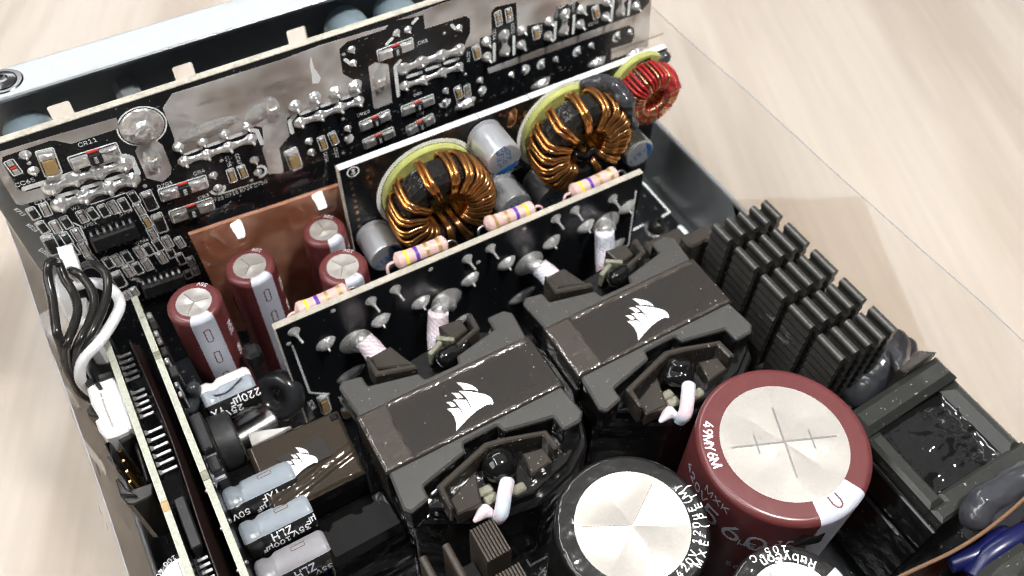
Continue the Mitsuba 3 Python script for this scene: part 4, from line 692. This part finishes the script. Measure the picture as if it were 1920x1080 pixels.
t3 = thing('foil_wrapped_transformer', 'small box-shaped transformer in crinkled brown tape with a white sail mark', 'transformer')
P3 = np.array([(15.01,-48.21),(33.42,-47.65),(34.56,-49.83),(32.72,-63.81),(21.56,-63.61),(19.47,-55.9)])
B3 = np.array([(15.6, -63.8), (33.6, -63.8), (34.4, -48.9), (15.8, -48.2)])
put(t3, 'core', prism(B3, .3, 29.2, .8), 'potting_black')
n = 56; u = np.linspace(0, 1, n); V = []
for a in u:
    for b in u:
        p = B3[3] * (1 - a) * (1 - b) + B3[2] * a * (1 - b) + B3[1] * a * b + B3[0] * (1 - a) * b
        rid = .7 * math.exp(-((b - .80 + .32 * (a - .3)) / .045) ** 2) * (1 - .6 * abs(2 * a - 1)) + .6 * math.exp(-((b - .90 + .30 * (a - .3)) / .035) ** 2); edge = min(a, 1 - a, b, 1 - b) * n
        V.append((*p, 29.7 + rid + .35 * (meshkit.fbm(np.array([a * 4, b * 4, 1.]), 2) - .5) - (.9 if edge < .5 else .25 if edge < 1.5 else 0)))
i, j = np.meshgrid(np.arange(n - 1), np.arange(n - 1), indexing='ij'); a = (i * n + j).ravel()
put(t3, 'foil_tape', (np.array(V), np.vstack([np.c_[a, a + 1, a + n + 1], np.c_[a, a + n + 1, a + n]])[:, ::-1]), 'tape_foil', True)
put(t3, 'label_tape', prism(np.array([(19.99,-53.44),(29.62,-53.24),(29.54,-57.95),(21.72,-57.87)]), 29.95, 30.12), 'tape_label')
LG3 = [np.array(P) for P in LOGO]; al = np.vstack(LG3).mean(0); tgt = np.array([(23.55,-56)][0])
for P in LG3: put(t3, 'logo', prism((P - al) * .66 + tgt, 30.125, 30.16), 'logo_white')
put(t3, 'corner_pin', box((32.2, -51.2, 29.3), (33.8, -49.6, 29.9), .3), 'potting_black')
solo('potted_block', 'glossy black potted block in front of the foil-wrapped transformer', 'transformer', [prism(rounded(np.array([(20.5, -74.5), (37.2, -74.2), (36.4, -64.2), (21, -64.2)]), 1.5), .2, 22, 1.2), prism(rounded(np.array([(20.0, -76.5), (37.6, -76.2), (36.8, -66), (20.5, -66)]), 1.5), .2, 14, .8)], 'gel_black', 40)

# ---------------------------------------------------------------- finned heatsinks
def fin_profile(w, z0, z1, n):
    h = z1 - z0; P = []
    zz = np.linspace(z0, z1 - w * .7, 2 * n + 1)
    for i, z in enumerate(zz): P.append((w / 2 if i % 2 == 0 else w / 2 - .5, z))
    R = P + [(w / 2 * math.cos(t), z1 - w / 2 + w / 2 * math.sin(t)) for t in np.linspace(0.1, math.pi - .1, 9)] + [(-x, z) for x, z in P[::-1]]
    return np.array(R)
hk = thing('finned_heatsink', 'black heatsink with five rows of grooved fins beside the right transformer', 'heatsink')
put(hk, 'base', box((120.8, -96, 3.0), (141, -47.5, 8.5), .4), 'heatsink_black')
fp = fin_profile(1.75, 8.5, 38, 12); segs = ((-57.1, -51.7), (-66.0, -59.4), (-74.9, -68.1), (-83.4, -77.0), (-92.2, -85.5))
for i, x in enumerate((123.9, 127.5, 131.0, 134.4, 137.8)):
    for y0, y1 in segs:
        m = xf(prism(fp, -y1, -y0, 0), frame((x, 0, 0), (1, 0, 0), (0, 0, 1), (0, -1, 0))); put(hk, 'fin', m, 'heatsink_black')
for x in (122.7,):
    for y in (-58.3, -67.0, -76.0, -84.5): put(hk, 'gap_floor', box((122.9, y - .9, 8.4), (139, y + .9, 12), .2), 'heatsink_black')
put(hk, 'shoulder', [box((119.5, -50.5, 20), (127, -46.5, 31), .5), box((113.5, -47.5, 14), (124, -41, 26.5), .6)], 'bobbin_brown')
h2 = thing('ridged_heatsink', 'brown-black heatsink with a ridged flat top, at the bottom edge left of the black capacitor', 'heatsink')
def ridged(x0, x1, y0, y1, z):
    n = 8; w = (x1 - x0) / n; P = [(x0, z - 24)]
    P = [(x0, z - 26)] ; top = []
    for i in range(n): top += [(x0 + w * (i + .08), z - .55), (x0 + w * (i + .28), z), (x0 + w * (i + .72), z), (x0 + w * (i + .92), z - .55)]
    pts = np.array([(x0, z - 26), (x1, z - 26)] + [(x1, z - .8)] + top[::-1] + [(x0, z - .8)])
    return xf(prism(pts, -y1, -y0), frame((0, 0, 0), (1, 0, 0), (0, 0, 1), (0, -1, 0)))
put(h2, 'ridged_block', ridged(45.0, 50.0, -90.5, -83.8, 30), 'heatsink_brown'); put(h2, 'ridged_block', ridged(45.0, 50.0, -103, -93.2, 30), 'heatsink_brown')
put(h2, 'base', box((34, -106, .3), (50.4, -83.4, 6), .3), 'heatsink_brown')
fp2 = fin_profile(1.5, 6, 30, 12)
for x in (35.6, 40.2):
    for y0, y1 in ((-91, -83.9), (-103, -93.2)): put(h2, 'fin', xf(prism(fp2, -y1, -y0), frame((x, 0, 0), (1, 0, 0), (0, 0, 1), (0, -1, 0))), 'heatsink_brown')
put(h2, 'plate', box((41.5, -103, 17), (44.8, -85.4, 19), .2), 'bobbin_grey')

# ---------------------------------------------------------------- boxed choke at the right
ck = thing('potted_choke', 'boxy grey-black ferrite choke with a glossy potted window, at the right edge', 'choke')
def facet(P, z0, z1, b, m='ferrite_grey', nm='core_bar'): put(ck, nm, prism(np.array(P), z0, z1, b), m)
x0, x1 = 118.7, 144.4
facet([(x0, -106.2), (x1, -105.0), (x1, -99.4), (x0, -100.4)], 3, 34, 1.4)
facet([(x0, -122.5), (122.2, -122.5), (122.2, -106.25), (x0, -106.25)], 3, 33.2, .8)
facet([(139.6, -122.5), (x1, -122.5), (x1, -105.1), (139.6, -105.3)], 3, 33.4, 1.8)
facet([(x0, -125.5), (x1, -125.5), (x1, -121.2), (122.25, -121.0), (122.25, -122.6), (x0, -122.6)], 3, 33.0, .6)
n = 60; V = []
for a in np.linspace(122.0, 139.9, n):
    for b in np.linspace(-121.5, -105.8, n):
        e = min(a - 122, 139.9 - a, b + 121.5, -105.8 - b); h = 30.0 + 2.0 * math.sin(max(0, min(1, (a - 122) / 18)) * math.pi) * math.sin(max(0, min(1, (b + 121.5) / 15.7)) * math.pi)
        V.append((a, b, h + 1.1 * (meshkit.fbm(np.array([a * .22, b * .3, 4.]), 3) - .5) + .12 * (meshkit.fbm(np.array([a * .9, b * 1.1, 2.]), 2) - .5) + 1.6 * math.exp(-e / 1.2)))
i, j = np.meshgrid(np.arange(n - 1), np.arange(n - 1), indexing='ij'); a = (i * n + j).ravel()
put(ck, 'potting', (np.array(V), np.vstack([np.c_[a, a + n + 1, a + 1], np.c_[a, a + n, a + n + 1]])), 'gel_black', True)
put(ck, 'side_tape', [box((117.6, -126, 2), (118.6, -101.5, 30), .3), box((116.6, -126, 2), (117.5, -104, 22), .3)], 'potting_black')
put(ck, 'far_bracket', prism(np.array([(134.3,-98.28),(141.33,-96.98),(144.04,-99.06),(135,-99.57)]), 20, 34.4, .3), 'bobbin_brown')
solo('glue_lump', 'dark grey smooth glue flowing between the finned heatsink and the boxed choke', 'glue', blob([(*[(136.98,-92.53,16)][0], 4.5), (*[(142.28,-90.96,19)][0], 5.0), (*[(145.3,-90.57,21)][0], 4.5), (*[(147.07,-89.51,22)][0], 4.0), (*[(143.97,-93.24,24)][0], 1.8), (*[(141.22,-95.88,25)][0], 1.0)], .9, 12, .5), 'glue_grey', True)
solo('glue_lump', 'round dark glue bead on the right wall behind the boxed choke', 'glue', blob([(*[(150.45,-91.06,21)][0], 2.4), (*[(151.12,-91.89,20)][0], 1.8)], .6, 6), 'glue_grey', True)
solo('glue_lump', 'large shiny grey glue mass on the near right corner of the boxed choke', 'glue', blob([(*[(122.87,-127.6,35)][0], 2.6), (*[(125.49,-126.65,36.5)][0], 2.8), (*[(130.23,-126.92,37)][0], 2.6), (*[(135.44,-126.86,37)][0], 2.8), (*[(126.1,-129.48,34)][0], 3.0), (*[(133.15,-128.92,34)][0], 3.2)], .8, 14, .5), 'glue_grey', True)
solo('glue_strand', 'glossy black glue strand beside the white stripe of the huge capacitor', 'glue', blob([(*[(99.84,-115.15,33)][0], .9), (*[(98.02,-115.85,31)][0], 1.1), (*[(94.9,-115.69,33)][0], .9), (*[(91.03,-115.86,36)][0], .35), (*[(87.31,-117.06,39)][0], .2)], .5, 4), 'gel_black', True)

cm = thing('wrapped_choke', 'round choke wrapped in amber sheet with blue windings, cut off at the lower right corner', 'choke')
pth = spline([[(94.85,-129.69,44)][0], [(98.67,-129.61,44)][0], [(108.96,-130.85,44)][0], [(117.68,-131.01,44)][0], [(127.27,-130.21,44)][0], [(136,-128.62,44)][0]], 12)
V = np.vstack([pth, pth - (0, 0, 34)]); N_ = len(pth); a = np.arange(N_ - 1)
put(cm, 'amber_sheet', (V, np.vstack([np.c_[a, a + 1, a + N_ + 1], np.c_[a, a + N_ + 1, a + N_]])), 'board_amber', True)
put(cm, 'sheet_rim', tube(pth, .32, 8), 'copper_wire_thin' if False else 'chip_brown', True)
put(cm, 'winding', tube(spline([[(109.27,-131.91,40)][0], [(113.83,-133,41.5)][0], [(117.98,-132.93,42)][0], [(121.52,-132.8,40)][0]]), 1.5, 12), 'blue_deep', True)
put(cm, 'winding', tube(spline([[(110.89,-135.19,40)][0], [(114.42,-134.27,42)][0], [(118.37,-134.33,43)][0], [(123.28,-134.7,43)][0]]), 1.9, 12), 'blue_deep', True)
put(cm, 'core', drum((*[(141.79,-141.4,0)][0][:2], 4), (*[(141.79,-141.4,0)][0][:2], 33), [(.001, 0), (13, 0), (13, 27), (11, 29), (.001, 29)]), 'board_amber', 35)
put(cm, 'metal_clamp', prism(np.array([(106.75,-136.15),(111.74,-135.16),(119.33,-135.28),(119.76,-138.34),(111.57,-140.46)]), 30, 46, 1.2), 'ferrite_grey')

# ---------------------------------------------------------------- small upright control boards at the left
def dboard(lab, x, ya, yb, z1, grn):
    k = thing('small_control_board', lab, 'circuit board'); put(k, 'board', box((x, yb, 1), (x + 1.25, ya, z1 - .25)), 'pcb_black')
    put(k, 'top_edge', [box((x, b, z1 - .25), (x + 1.25, a, z1), .03) for a, b in grn], 'pcb_edge_green'); return k
b1 = dboard('upright control board seen edge on, left one of two, carrying the white plug', -.1, -19.5, -150, 40, ((-19.5, -57.2), (-59.2, -150)))
put(b1, 'edge_tab', box((-.1, -59.15, 39.7), (1.15, -57.25, 39.95)), 'chip_tan')
b2 = dboard('upright control board seen edge on, right one of two, carrying the grey capacitors', 7.5, -11.4, -150, 40, ((-11.4, -17.2), (-17.3, -26.5), (-28.4, -55), (-57, -150)))
put(b2, 'edge_tab', [box((7.5, a - 1.8, 39.7), (8.75, a, 39.94)) for a in (-26.55, -55.05)], 'margin_tape')
# rows of leads standing out of the boards
def lead_row(k, x, s, ya, yb, n, z, L=2.6, m='metal_bright'):
    for y in np.linspace(ya, yb, n):
        put(k, 'lead', [hull([(x, y - .75, z - 2.2), (x, y + .75, z - 2.2), (x + s * .7, y - .35, z - .4), (x + s * .7, y + .35, z - .4), (x, y - .6, z), (x, y + .6, z)]), box((x + s * .3, y - .38, z - .9), (x + s * L, y + .38, z - .3), .12)], m)
lead_row(b1, 1.2, 1, -22.5, -28.5, 5, 38.0); lead_row(b1, 1.2, 1, -31.2, -37.0, 5, 37.2); lead_row(b1, 1.2, 1, -41.5, -50.5, 6, 38.2, 3.2)
def chipx(k, x0, x1, ya, yb, z0, z1, nm='control_chip', m='chip_black'): put(k, nm, box((x0, ya, z0), (x1, yb, z1), .25), m)
chipx(b1, 1.6, 3.6, -56.2, -66.5, 30, 37.5); chipx(b1, 1.6, 3.0, -73.5, -77.5, 30, 36)
lead_row(b1, 1.2, 1, -67.8, -72.8, 5, 35.5, 2.4); lead_row(b1, 1.2, 1, -78.5, -83, 4, 35, 2.4)
for y, a, m in ((-15.5, 1.4, 'solder'), (-18.2, 1.8, 'chip_black'), (-20.5, 1.2, 'solder'), (-22.6, 1.6, 'metal_bright'), (-25.2, 1.8, 'chip_black'), (-27.8, 1.2, 'solder'), (-30.4, 2.2, 'chip_black'), (-34.0, 1.2, 'metal_bright'), (-36.4, 1.3, 'metal_bright')): put(b2, 'chip_resistor' if m == 'chip_black' else 'solder_joint', box((8.75, y - a, 35.5 - a), (8.75 + a * .8, y + a * .2, 38.6), .25), m)
chipx(b2, 8.9, 11.2, -41.2, -49.5, 28, 37.2); chipx(b2, 8.9, 11.0, -50.5, -54, 28, 36.2)
lead_row(b2, 8.7, 1, -50.2, -55.2, 4, 36, 2.4)
for y in (-57.6, -65.5, -73.8, -81): put(b2, 'solder_joint', [ball((7.3, y, 37.5), .38), ball((8.95, y + .4, 38), .42)], 'metal_bright', True)
n = 60; yy = np.linspace(-20, -150, n); pth = np.array([(4.6 + .35 * math.sin(y * .11), y, 38.0 + .5 * math.sin(y * .05)) for y in yy])
solo('brown_divider', 'dark brown glossy insulating strip bent between the two small control boards', 'film', [tube(pth, .22, 6)] + [(np.vstack([pth, pth + (1.6, 0, -3.5), pth + (2.2, 0, -30)]), np.vstack([np.c_[a_ := np.arange(n - 1), a_ + 1, a_ + n + 1], np.c_[a_, a_ + n + 1, a_ + n], np.c_[a_ + n, a_ + n + 1, a_ + 2 * n + 1], np.c_[a_ + n, a_ + 2 * n + 1, a_ + 2 * n]]))], 'divider_brown', True)
# capacitors lying out of the right small board
def lying(label, y, z, r, xa, xb, smat='stripe_blue', base='sleeve_black', tx=(), mk=True, a=(-64, 34), wide=None):
    k = thing('lying_capacitor', label, 'capacitor', 'small capacitors lying out of the right control board'); L = xb - xa
    M = frame((xa, y, z), (0, -1, 0), (0, 0, 1), (-1, 0, 0)); M = frame((xa, y, z), (0, 1, 0), (0, 0, 1), (1, 0, 0))
    g = r * .12
    pr = [(.001, 0), (r * .8, 0), (r * .96, .4), (r, .9), (r, 1.9), (r - g, 2.7), (r - g, 3.2), (r, 4.0), (r, L - .9), (r * .93, L - .3), (r * .8, L), (.001, L - .1)]
    put(k, 'sleeve', xf(lathe(pr, 56), M), base, smooth=35)
    # sectors: angle measured from local +v (up) towards local -u (the viewer)
    def sec(a0, a1, off): 
        t = np.radians(np.linspace(a0, a1, 16)); q = pr[1:-1]; V = np.array([[-(ra + off) * math.sin(s), (ra + off) * math.cos(s), zz] for ra, zz in q for s in t]); nn = 16; F = []
        for i in range(len(q) - 1):
            for j in range(nn - 1): b = i * nn + j; F += [[b, b + 1, b + nn + 1], [b, b + nn + 1, b + nn]]
        return V, np.array(F)
    put(k, 'polarity_stripe', xf(sec(a[0], a[1], .03), M), smat, smooth=True)
    if wide: put(k, 'sleeve_back', xf(sec(*wide, .025), M), 'sleeve_white', smooth=True)
    def wrap(m, ang):   # flat (u along the axis, v up the side, w out) onto the sleeve, centred at angle ang
        v, f = m; s = math.radians(ang) - v[:, 1] / r; q = r + .035 + v[:, 2]; return np.stack([-q * np.sin(s), q * np.cos(s), v[:, 0]], 1), f
    am = (a[0] + a[1]) / 2
    if mk:
        for c in (L * .62,): 
            o = sg.box(c - L * .1, -.55, c + L * .1, .55); put(k, 'minus_mark', xf(wrap(shape_prism(o.difference(o.buffer(-.13)), .01, .05), am - 8), M), 'chip_brown')
    ms = [wrap(text(s, h, np.eye(4), rot=180, bold=True, depth=.03), an) for s, h, c_, an in ()]
    out = []
    for s, h, c_, an in tx: v, f = text(s, h, np.eye(4), rot=180, bold=True, depth=.04); out.append(wrap((v + (c_, 0, 0), f), an))
    if out: put(k, 'marking', xf(join(out), M), 'print_white' if smat != 'stripe_grey' else 'print_grey')
    return k
lying('light grey-blue lying capacitor nearest the round black disc, first of the row of three', -57.2, 27.6, 3.5, 8.8, 22.0, tx=(('50V', 1.25, 11.2, 60), ('YXF', 1.35, 7.9, 50), ('47µF', 1.25, 6.6, 78), ('50V', 1.25, 1.8, 64)))
lying('light grey-blue lying capacitor in the middle of the row of three', -64.9, 27.4, 3.5, 9.2, 22.2, tx=(('35V', 1.3, 9.8, 70), ('ZLH', 1.5, 6.6, 50), ('100µF', 1.25, 5.0, 80), ('µF', 1.2, 12.0, 54)))
lying('greyish lying capacitor at the bottom edge, last of the row of three', -73.0, 27.2, 3.6, 9.2, 22.2, smat='stripe_grey', tx=(('ZLH', 1.5, 7.6, 54), ('35V', 1.2, 10.6, 80)))
lying('lying white and black capacitor behind the round black disc, with a light blue stripe', -34.3, 27.3, 4.4, 12.0, 22.4, mk=False, a=(-4, 36), wide=(-85, -4), tx=(('25V', 1.5, 4.6, 74), ('YX', 1.5, 1.9, 60), ('220µF', 1.5, 7.6, 52)))
dk = thing('round_disc', 'matte black round disc standing beside the right small control board', 'thermistor')
c = [(13.33,-42.19)][0]
put(dk, 'disc', drum((11.0, c[1], 25), (15.4, c[1] , 25.0), [(.001, 0), (5.6, 0), (5.9, .4), (5.9, 3.8), (5.5, 4.4), (3.0, 4.5), (.001, 4.4)], 48), 'rubber_black', smooth=35)
solo('glue_lump', 'glossy dark glue wrapped round the near end of the white and black lying capacitor', 'glue', blob([(*[(9.88,-31.38,31)][0], 1.0), (*[(11.42,-32.48,32)][0], 1.5), (*[(11.51,-33.25,30)][0], 1.0), (*[(9.4,-33.94,29)][0], 1.5)], .5, 6, .5), 'glue_grey', True)
solo('glue_lump', 'dark glue strand crossing the stripe of the white and black lying capacitor', 'glue', tube(spline([[(11.8,-34.32,31)][0], [(14.26,-35.23,31.3)][0], [(16.8,-36.08,31.8)][0], [(20.47,-34.69,32.2)][0]]), .16, 8), 'glue_grey', True)
solo('ring_inductor', 'shiny black sleeved ring inductor left of the resistor board', 'inductor', xf(lathe([(1.6 + 2.0 * (1 + math.cos(t)), 2.3 * math.sin(t)) for t in np.linspace(0, 2 * math.pi, 25)], 48), axis_frame([(25.93,-34.18,20)][0], np.array([(25.93,-34.18,20)][0]) + (-.55, -.5, .65))), 'shrink_black', True)
solo('ferrite_bead', 'dark square-shouldered bead at the right end of the white and black lying capacitor', 'bead', box([(22.87,-29.68,26)][0], np.array([(22.87,-29.68,26)][0]) + (3.4, 3.6, 4.5), .8), 'shrink_black')
solo('silver_can_capacitor', 'short silver can lying below the white and black capacitor', 'capacitor', drum((13.5, -38.0, 16), (23.5, -36.5, 16.0), [(.001, 0), (3.6, 0), (4.0, .4), (4.0, 9.4), (3.6, 10), (.001, 10)], 40), 'silver_can', 35)
k = solo('white_board_patch', 'pale glossy board corner under the shiny ring inductor', 'board', box((22, -50, 4), (31.5, -34.2, 5), .1), 'paper_white')
solo('marked_capacitor', 'small dark capacitor lying under the ring inductor with light print', 'capacitor', [drum((25.0, -40.5, 9.5), (32, -39.5, 9.5), [(.001, 0), (2.4, 0), (2.6, .3), (2.6, 6.6), (.001, 7)], 32)], 'sleeve_black', 35)
solo('paper_strip', 'whitish paper strip behind the foil-wrapped transformer', 'strip', prism(np.array([(17.16,-39.29),(25.43,-42.25),(23.23,-42.44),(16.91,-42.55)]), 19, 20, .1), 'paper_white')
solo('red_film_edge', 'thin dark red film edge behind the white and black lying capacitor', 'film', tube([[(22.52,-32.03,24)][0], [(22.55,-33.65,18)][0], [(22.66,-36.06,12)][0]], .22, 6), 'red_wire', True)

# ---------------------------------------------------------------- plugs, sockets and wires at the left
pl = thing('white_plug', 'white plastic wire plug pushed into a black socket on the left small board', 'connector')
Pp = np.array([(-5.68,-26.48),(-4.57,-25.99),(-3.19,-26.1),(-0.32,-26.32),(-0.11,-30.53),(-0.32,-39.15),(-3.11,-39.34),(-5.08,-38.94),(-6.02,-36.65),(-6.05,-33.89),(-5.22,-34.15),(-5.82,-30.37)])
put(pl, 'housing', prism(rounded(Pp, .35), 24, 38, .5), 'nylon_white')
put(pl, 'latch', prism(np.array([(-0.23,-27.58),(0.08,-31.1),(-0.16,-39.76),(-0.97,-39.5),(-0.81,-32.57),(-0.84,-27.68)]), 30, 38.7, .3), 'nylon_white')
put(pl, 'contact_slot', [prism(np.array([(x - .18, y - .5), (x + .18, y - .5), (x + .18, y + .5), (x - .18, y + .5)]), 37.98, 38.03) for x, y in [(-3.64,-29.52),(-3.65,-30.83),(-3.68,-31.91),(-3.68,-32.88),(-3.62,-33.88),(-3.6,-34.75),(-3.53,-35.74),(-3.49,-36.82)]], 'chip_grey')
sk2 = thing('black_socket', 'open black plastic pin socket with gold pins below the white plug', 'connector')
for P, z0, z1 in (([(-6.12,-38.39),(-4.9,-38.35),(-5.53,-41.7),(-6.09,-41.69),(-5.21,-44.11),(-5.53,-44.72)], 22, 36), ([(-3.8,-38.46),(-0.76,-38.39),(-0.69,-39.9),(-3.38,-40.25)], 22, 36.5), ([(-6.24,-46.5),(-5.69,-46.52),(-4.97,-49.37),(-3.82,-51.18),(-4.16,-51.28),(-6.28,-49.88)], 22, 36), ([(-6.52,-49.23),(-5.84,-51.63),(-4.94,-52.34),(-1.44,-52.21),(-0.71,-49.69),(-4.24,-49.26),(-4.93,-50.03)], 20, 35), ([(-1.71,-37.36),(-0.84,-37.53),(-1.3,-48.42),(-1.9,-48.28)], 20, 34)): put(sk2, 'wall', prism(np.array(P), z0, z1, .25), 'nylon_black')
put(sk2, 'floor', prism(np.array([(-6.83,-35.58),(-1.67,-34.6),(-1.37,-46.62),(-6.35,-46.22)]), 18, 22, .2), 'nylon_black')
for p in [(-4.47,-39.32),(-4.46,-41.61),(-4.46,-44.02),(-4.53,-46.28)]: put(sk2, 'pin', [box((p[0] - .32, p[1] - .32, 22), (p[0] + .32, p[1] + .32, 33), .1)], 'gold_pin')
put(sk2, 'clip', [prism(np.array([(-5.79,-24.98),(-4.2,-25.21),(-4.06,-26.63),(-5.43,-26.53)]), 28, 38.6, .2), prism(np.array([(-3.99,-26.85),(-3.17,-26.87),(-2.99,-28.42),(-3.64,-28.39)]), 30, 38.7, .15), prism(np.array([(-3.18,-25.11),(-0.25,-25.4),(-0.29,-26.51),(-3.11,-26.5)]), 28, 38.5, .2), prism(np.array([(-7.17,-29.59),(-6.16,-28.85),(-5.53,-32.58),(-7.21,-31.1)]), 24, 36, .3)], 'nylon_black')
wp = thing('white_socket', 'white plastic socket on the output board where the black and white wires start', 'connector')
put(wp, 'housing', prism(np.array([(-6.86,20.92),(-5.63,20.68),(-4.75,9.25),(-1.66,8.37),(-2.54,3.25),(-4.92,1.31),(-6.98,2.2),(-7.76,6.2),(-7.93,12.18)]), 8, 24, .6), 'nylon_white')
put(wp, 'housing', xf(prism(np.array([(-0.89,49.72),(1.77,49.22),(1.69,46.24),(-0.15,45.42),(-0.8,47.76)]), -4, 3, .4), FY(-5)), 'nylon_white')
put(wp, 'cable_clip', [box(*[(-5.92,4.83,20),(-8.48,3.8,20)], .2)], 'nylon_black')
def wire(label, pts, m='wire_black', r=.84): solo('wire', label, 'wire', tube(spline(pts, 10), r, 12), m, True, group='wires between the white socket and the white plug')
wire('leftmost black wire, looping out nearest the smoky film', [[(-1.56,-6,49.85)][0], [(-1.5,-8,53.3)][0], [(-2.28,-10,55.13)][0], [(-3.32,-12,53.77)][0], [(-3.89,-15,52.19)][0], [(-4.5,-19,51.88)][0], [(-5.02,-23,51.66)][0], [(-5.57,-24,48.8)][0], [(-6.72,-24.5,43.3)][0], [(-7.59,-24,34.32)][0], [(-6.82,-23,29.56)][0]])
wire('second black wire from the left, crossing the white socket', [[(-1.23,-6,50.73)][0], [(-1.16,-8,51.23)][0], [(-1.27,-10,49.99)][0], [(-0.81,-13,48.7)][0], [(-1.09,-17,48.55)][0], [(-2.56,-21,49.09)][0], [(-4.28,-24,49.3)][0], [(-5.45,-24.5,47.35)][0], [(-6.74,-24.5,42.22)][0], [(-6.89,-24,35.13)][0], [(-6.16,-23,30.25)][0]])
wire('third black wire from the left, bending in front of the white wire loop', [[(-1,-5,46.78)][0], [(0.66,-9,50.13)][0], [(1.76,-11,49.48)][0], [(2.29,-14,48.4)][0], [(1.67,-17,47.83)][0], [(-0.14,-21,48.25)][0], [(-2.18,-24,48.63)][0], [(-4.09,-24.5,46.33)][0], [(-6.24,-24,40.38)][0], [(-6.2,-23.5,35.03)][0], [(-5.82,-22,29.32)][0]])
wire('rightmost black wire with the tall arch over the chip resistors', [[(0.82,-3,43.48)][0], [(2.76,-6,47.5)][0], [(4.63,-9,49.6)][0], [(5.69,-12,49.51)][0], [(4.87,-15,48.43)][0], [(2.95,-19,48.23)][0], [(0.25,-23,48.48)][0], [(-2.54,-24.5,46.65)][0], [(-5.21,-24,41.07)][0], [(-5.66,-23,35.06)][0], [(-5.16,-22,30)][0]])
wire('single white wire swinging in a wide loop to the plug', [[(-1.07,-5,42)][0], [(1.5,-8,44.9)][0], [(4,-10,45.14)][0], [(5.59,-13,44.55)][0], [(5.6,-17,45.21)][0], [(3.26,-21,45.88)][0], [(0.11,-25,46.8)][0], [(-2.74,-25.5,45.46)][0], [(-4.75,-25.5,42.78)][0], [(-5.95,-25,38.91)][0], [(-6.07,-24,34.06)][0], [(-5.52,-23,29.71)][0]], 'wire_white', 1.05)
del used
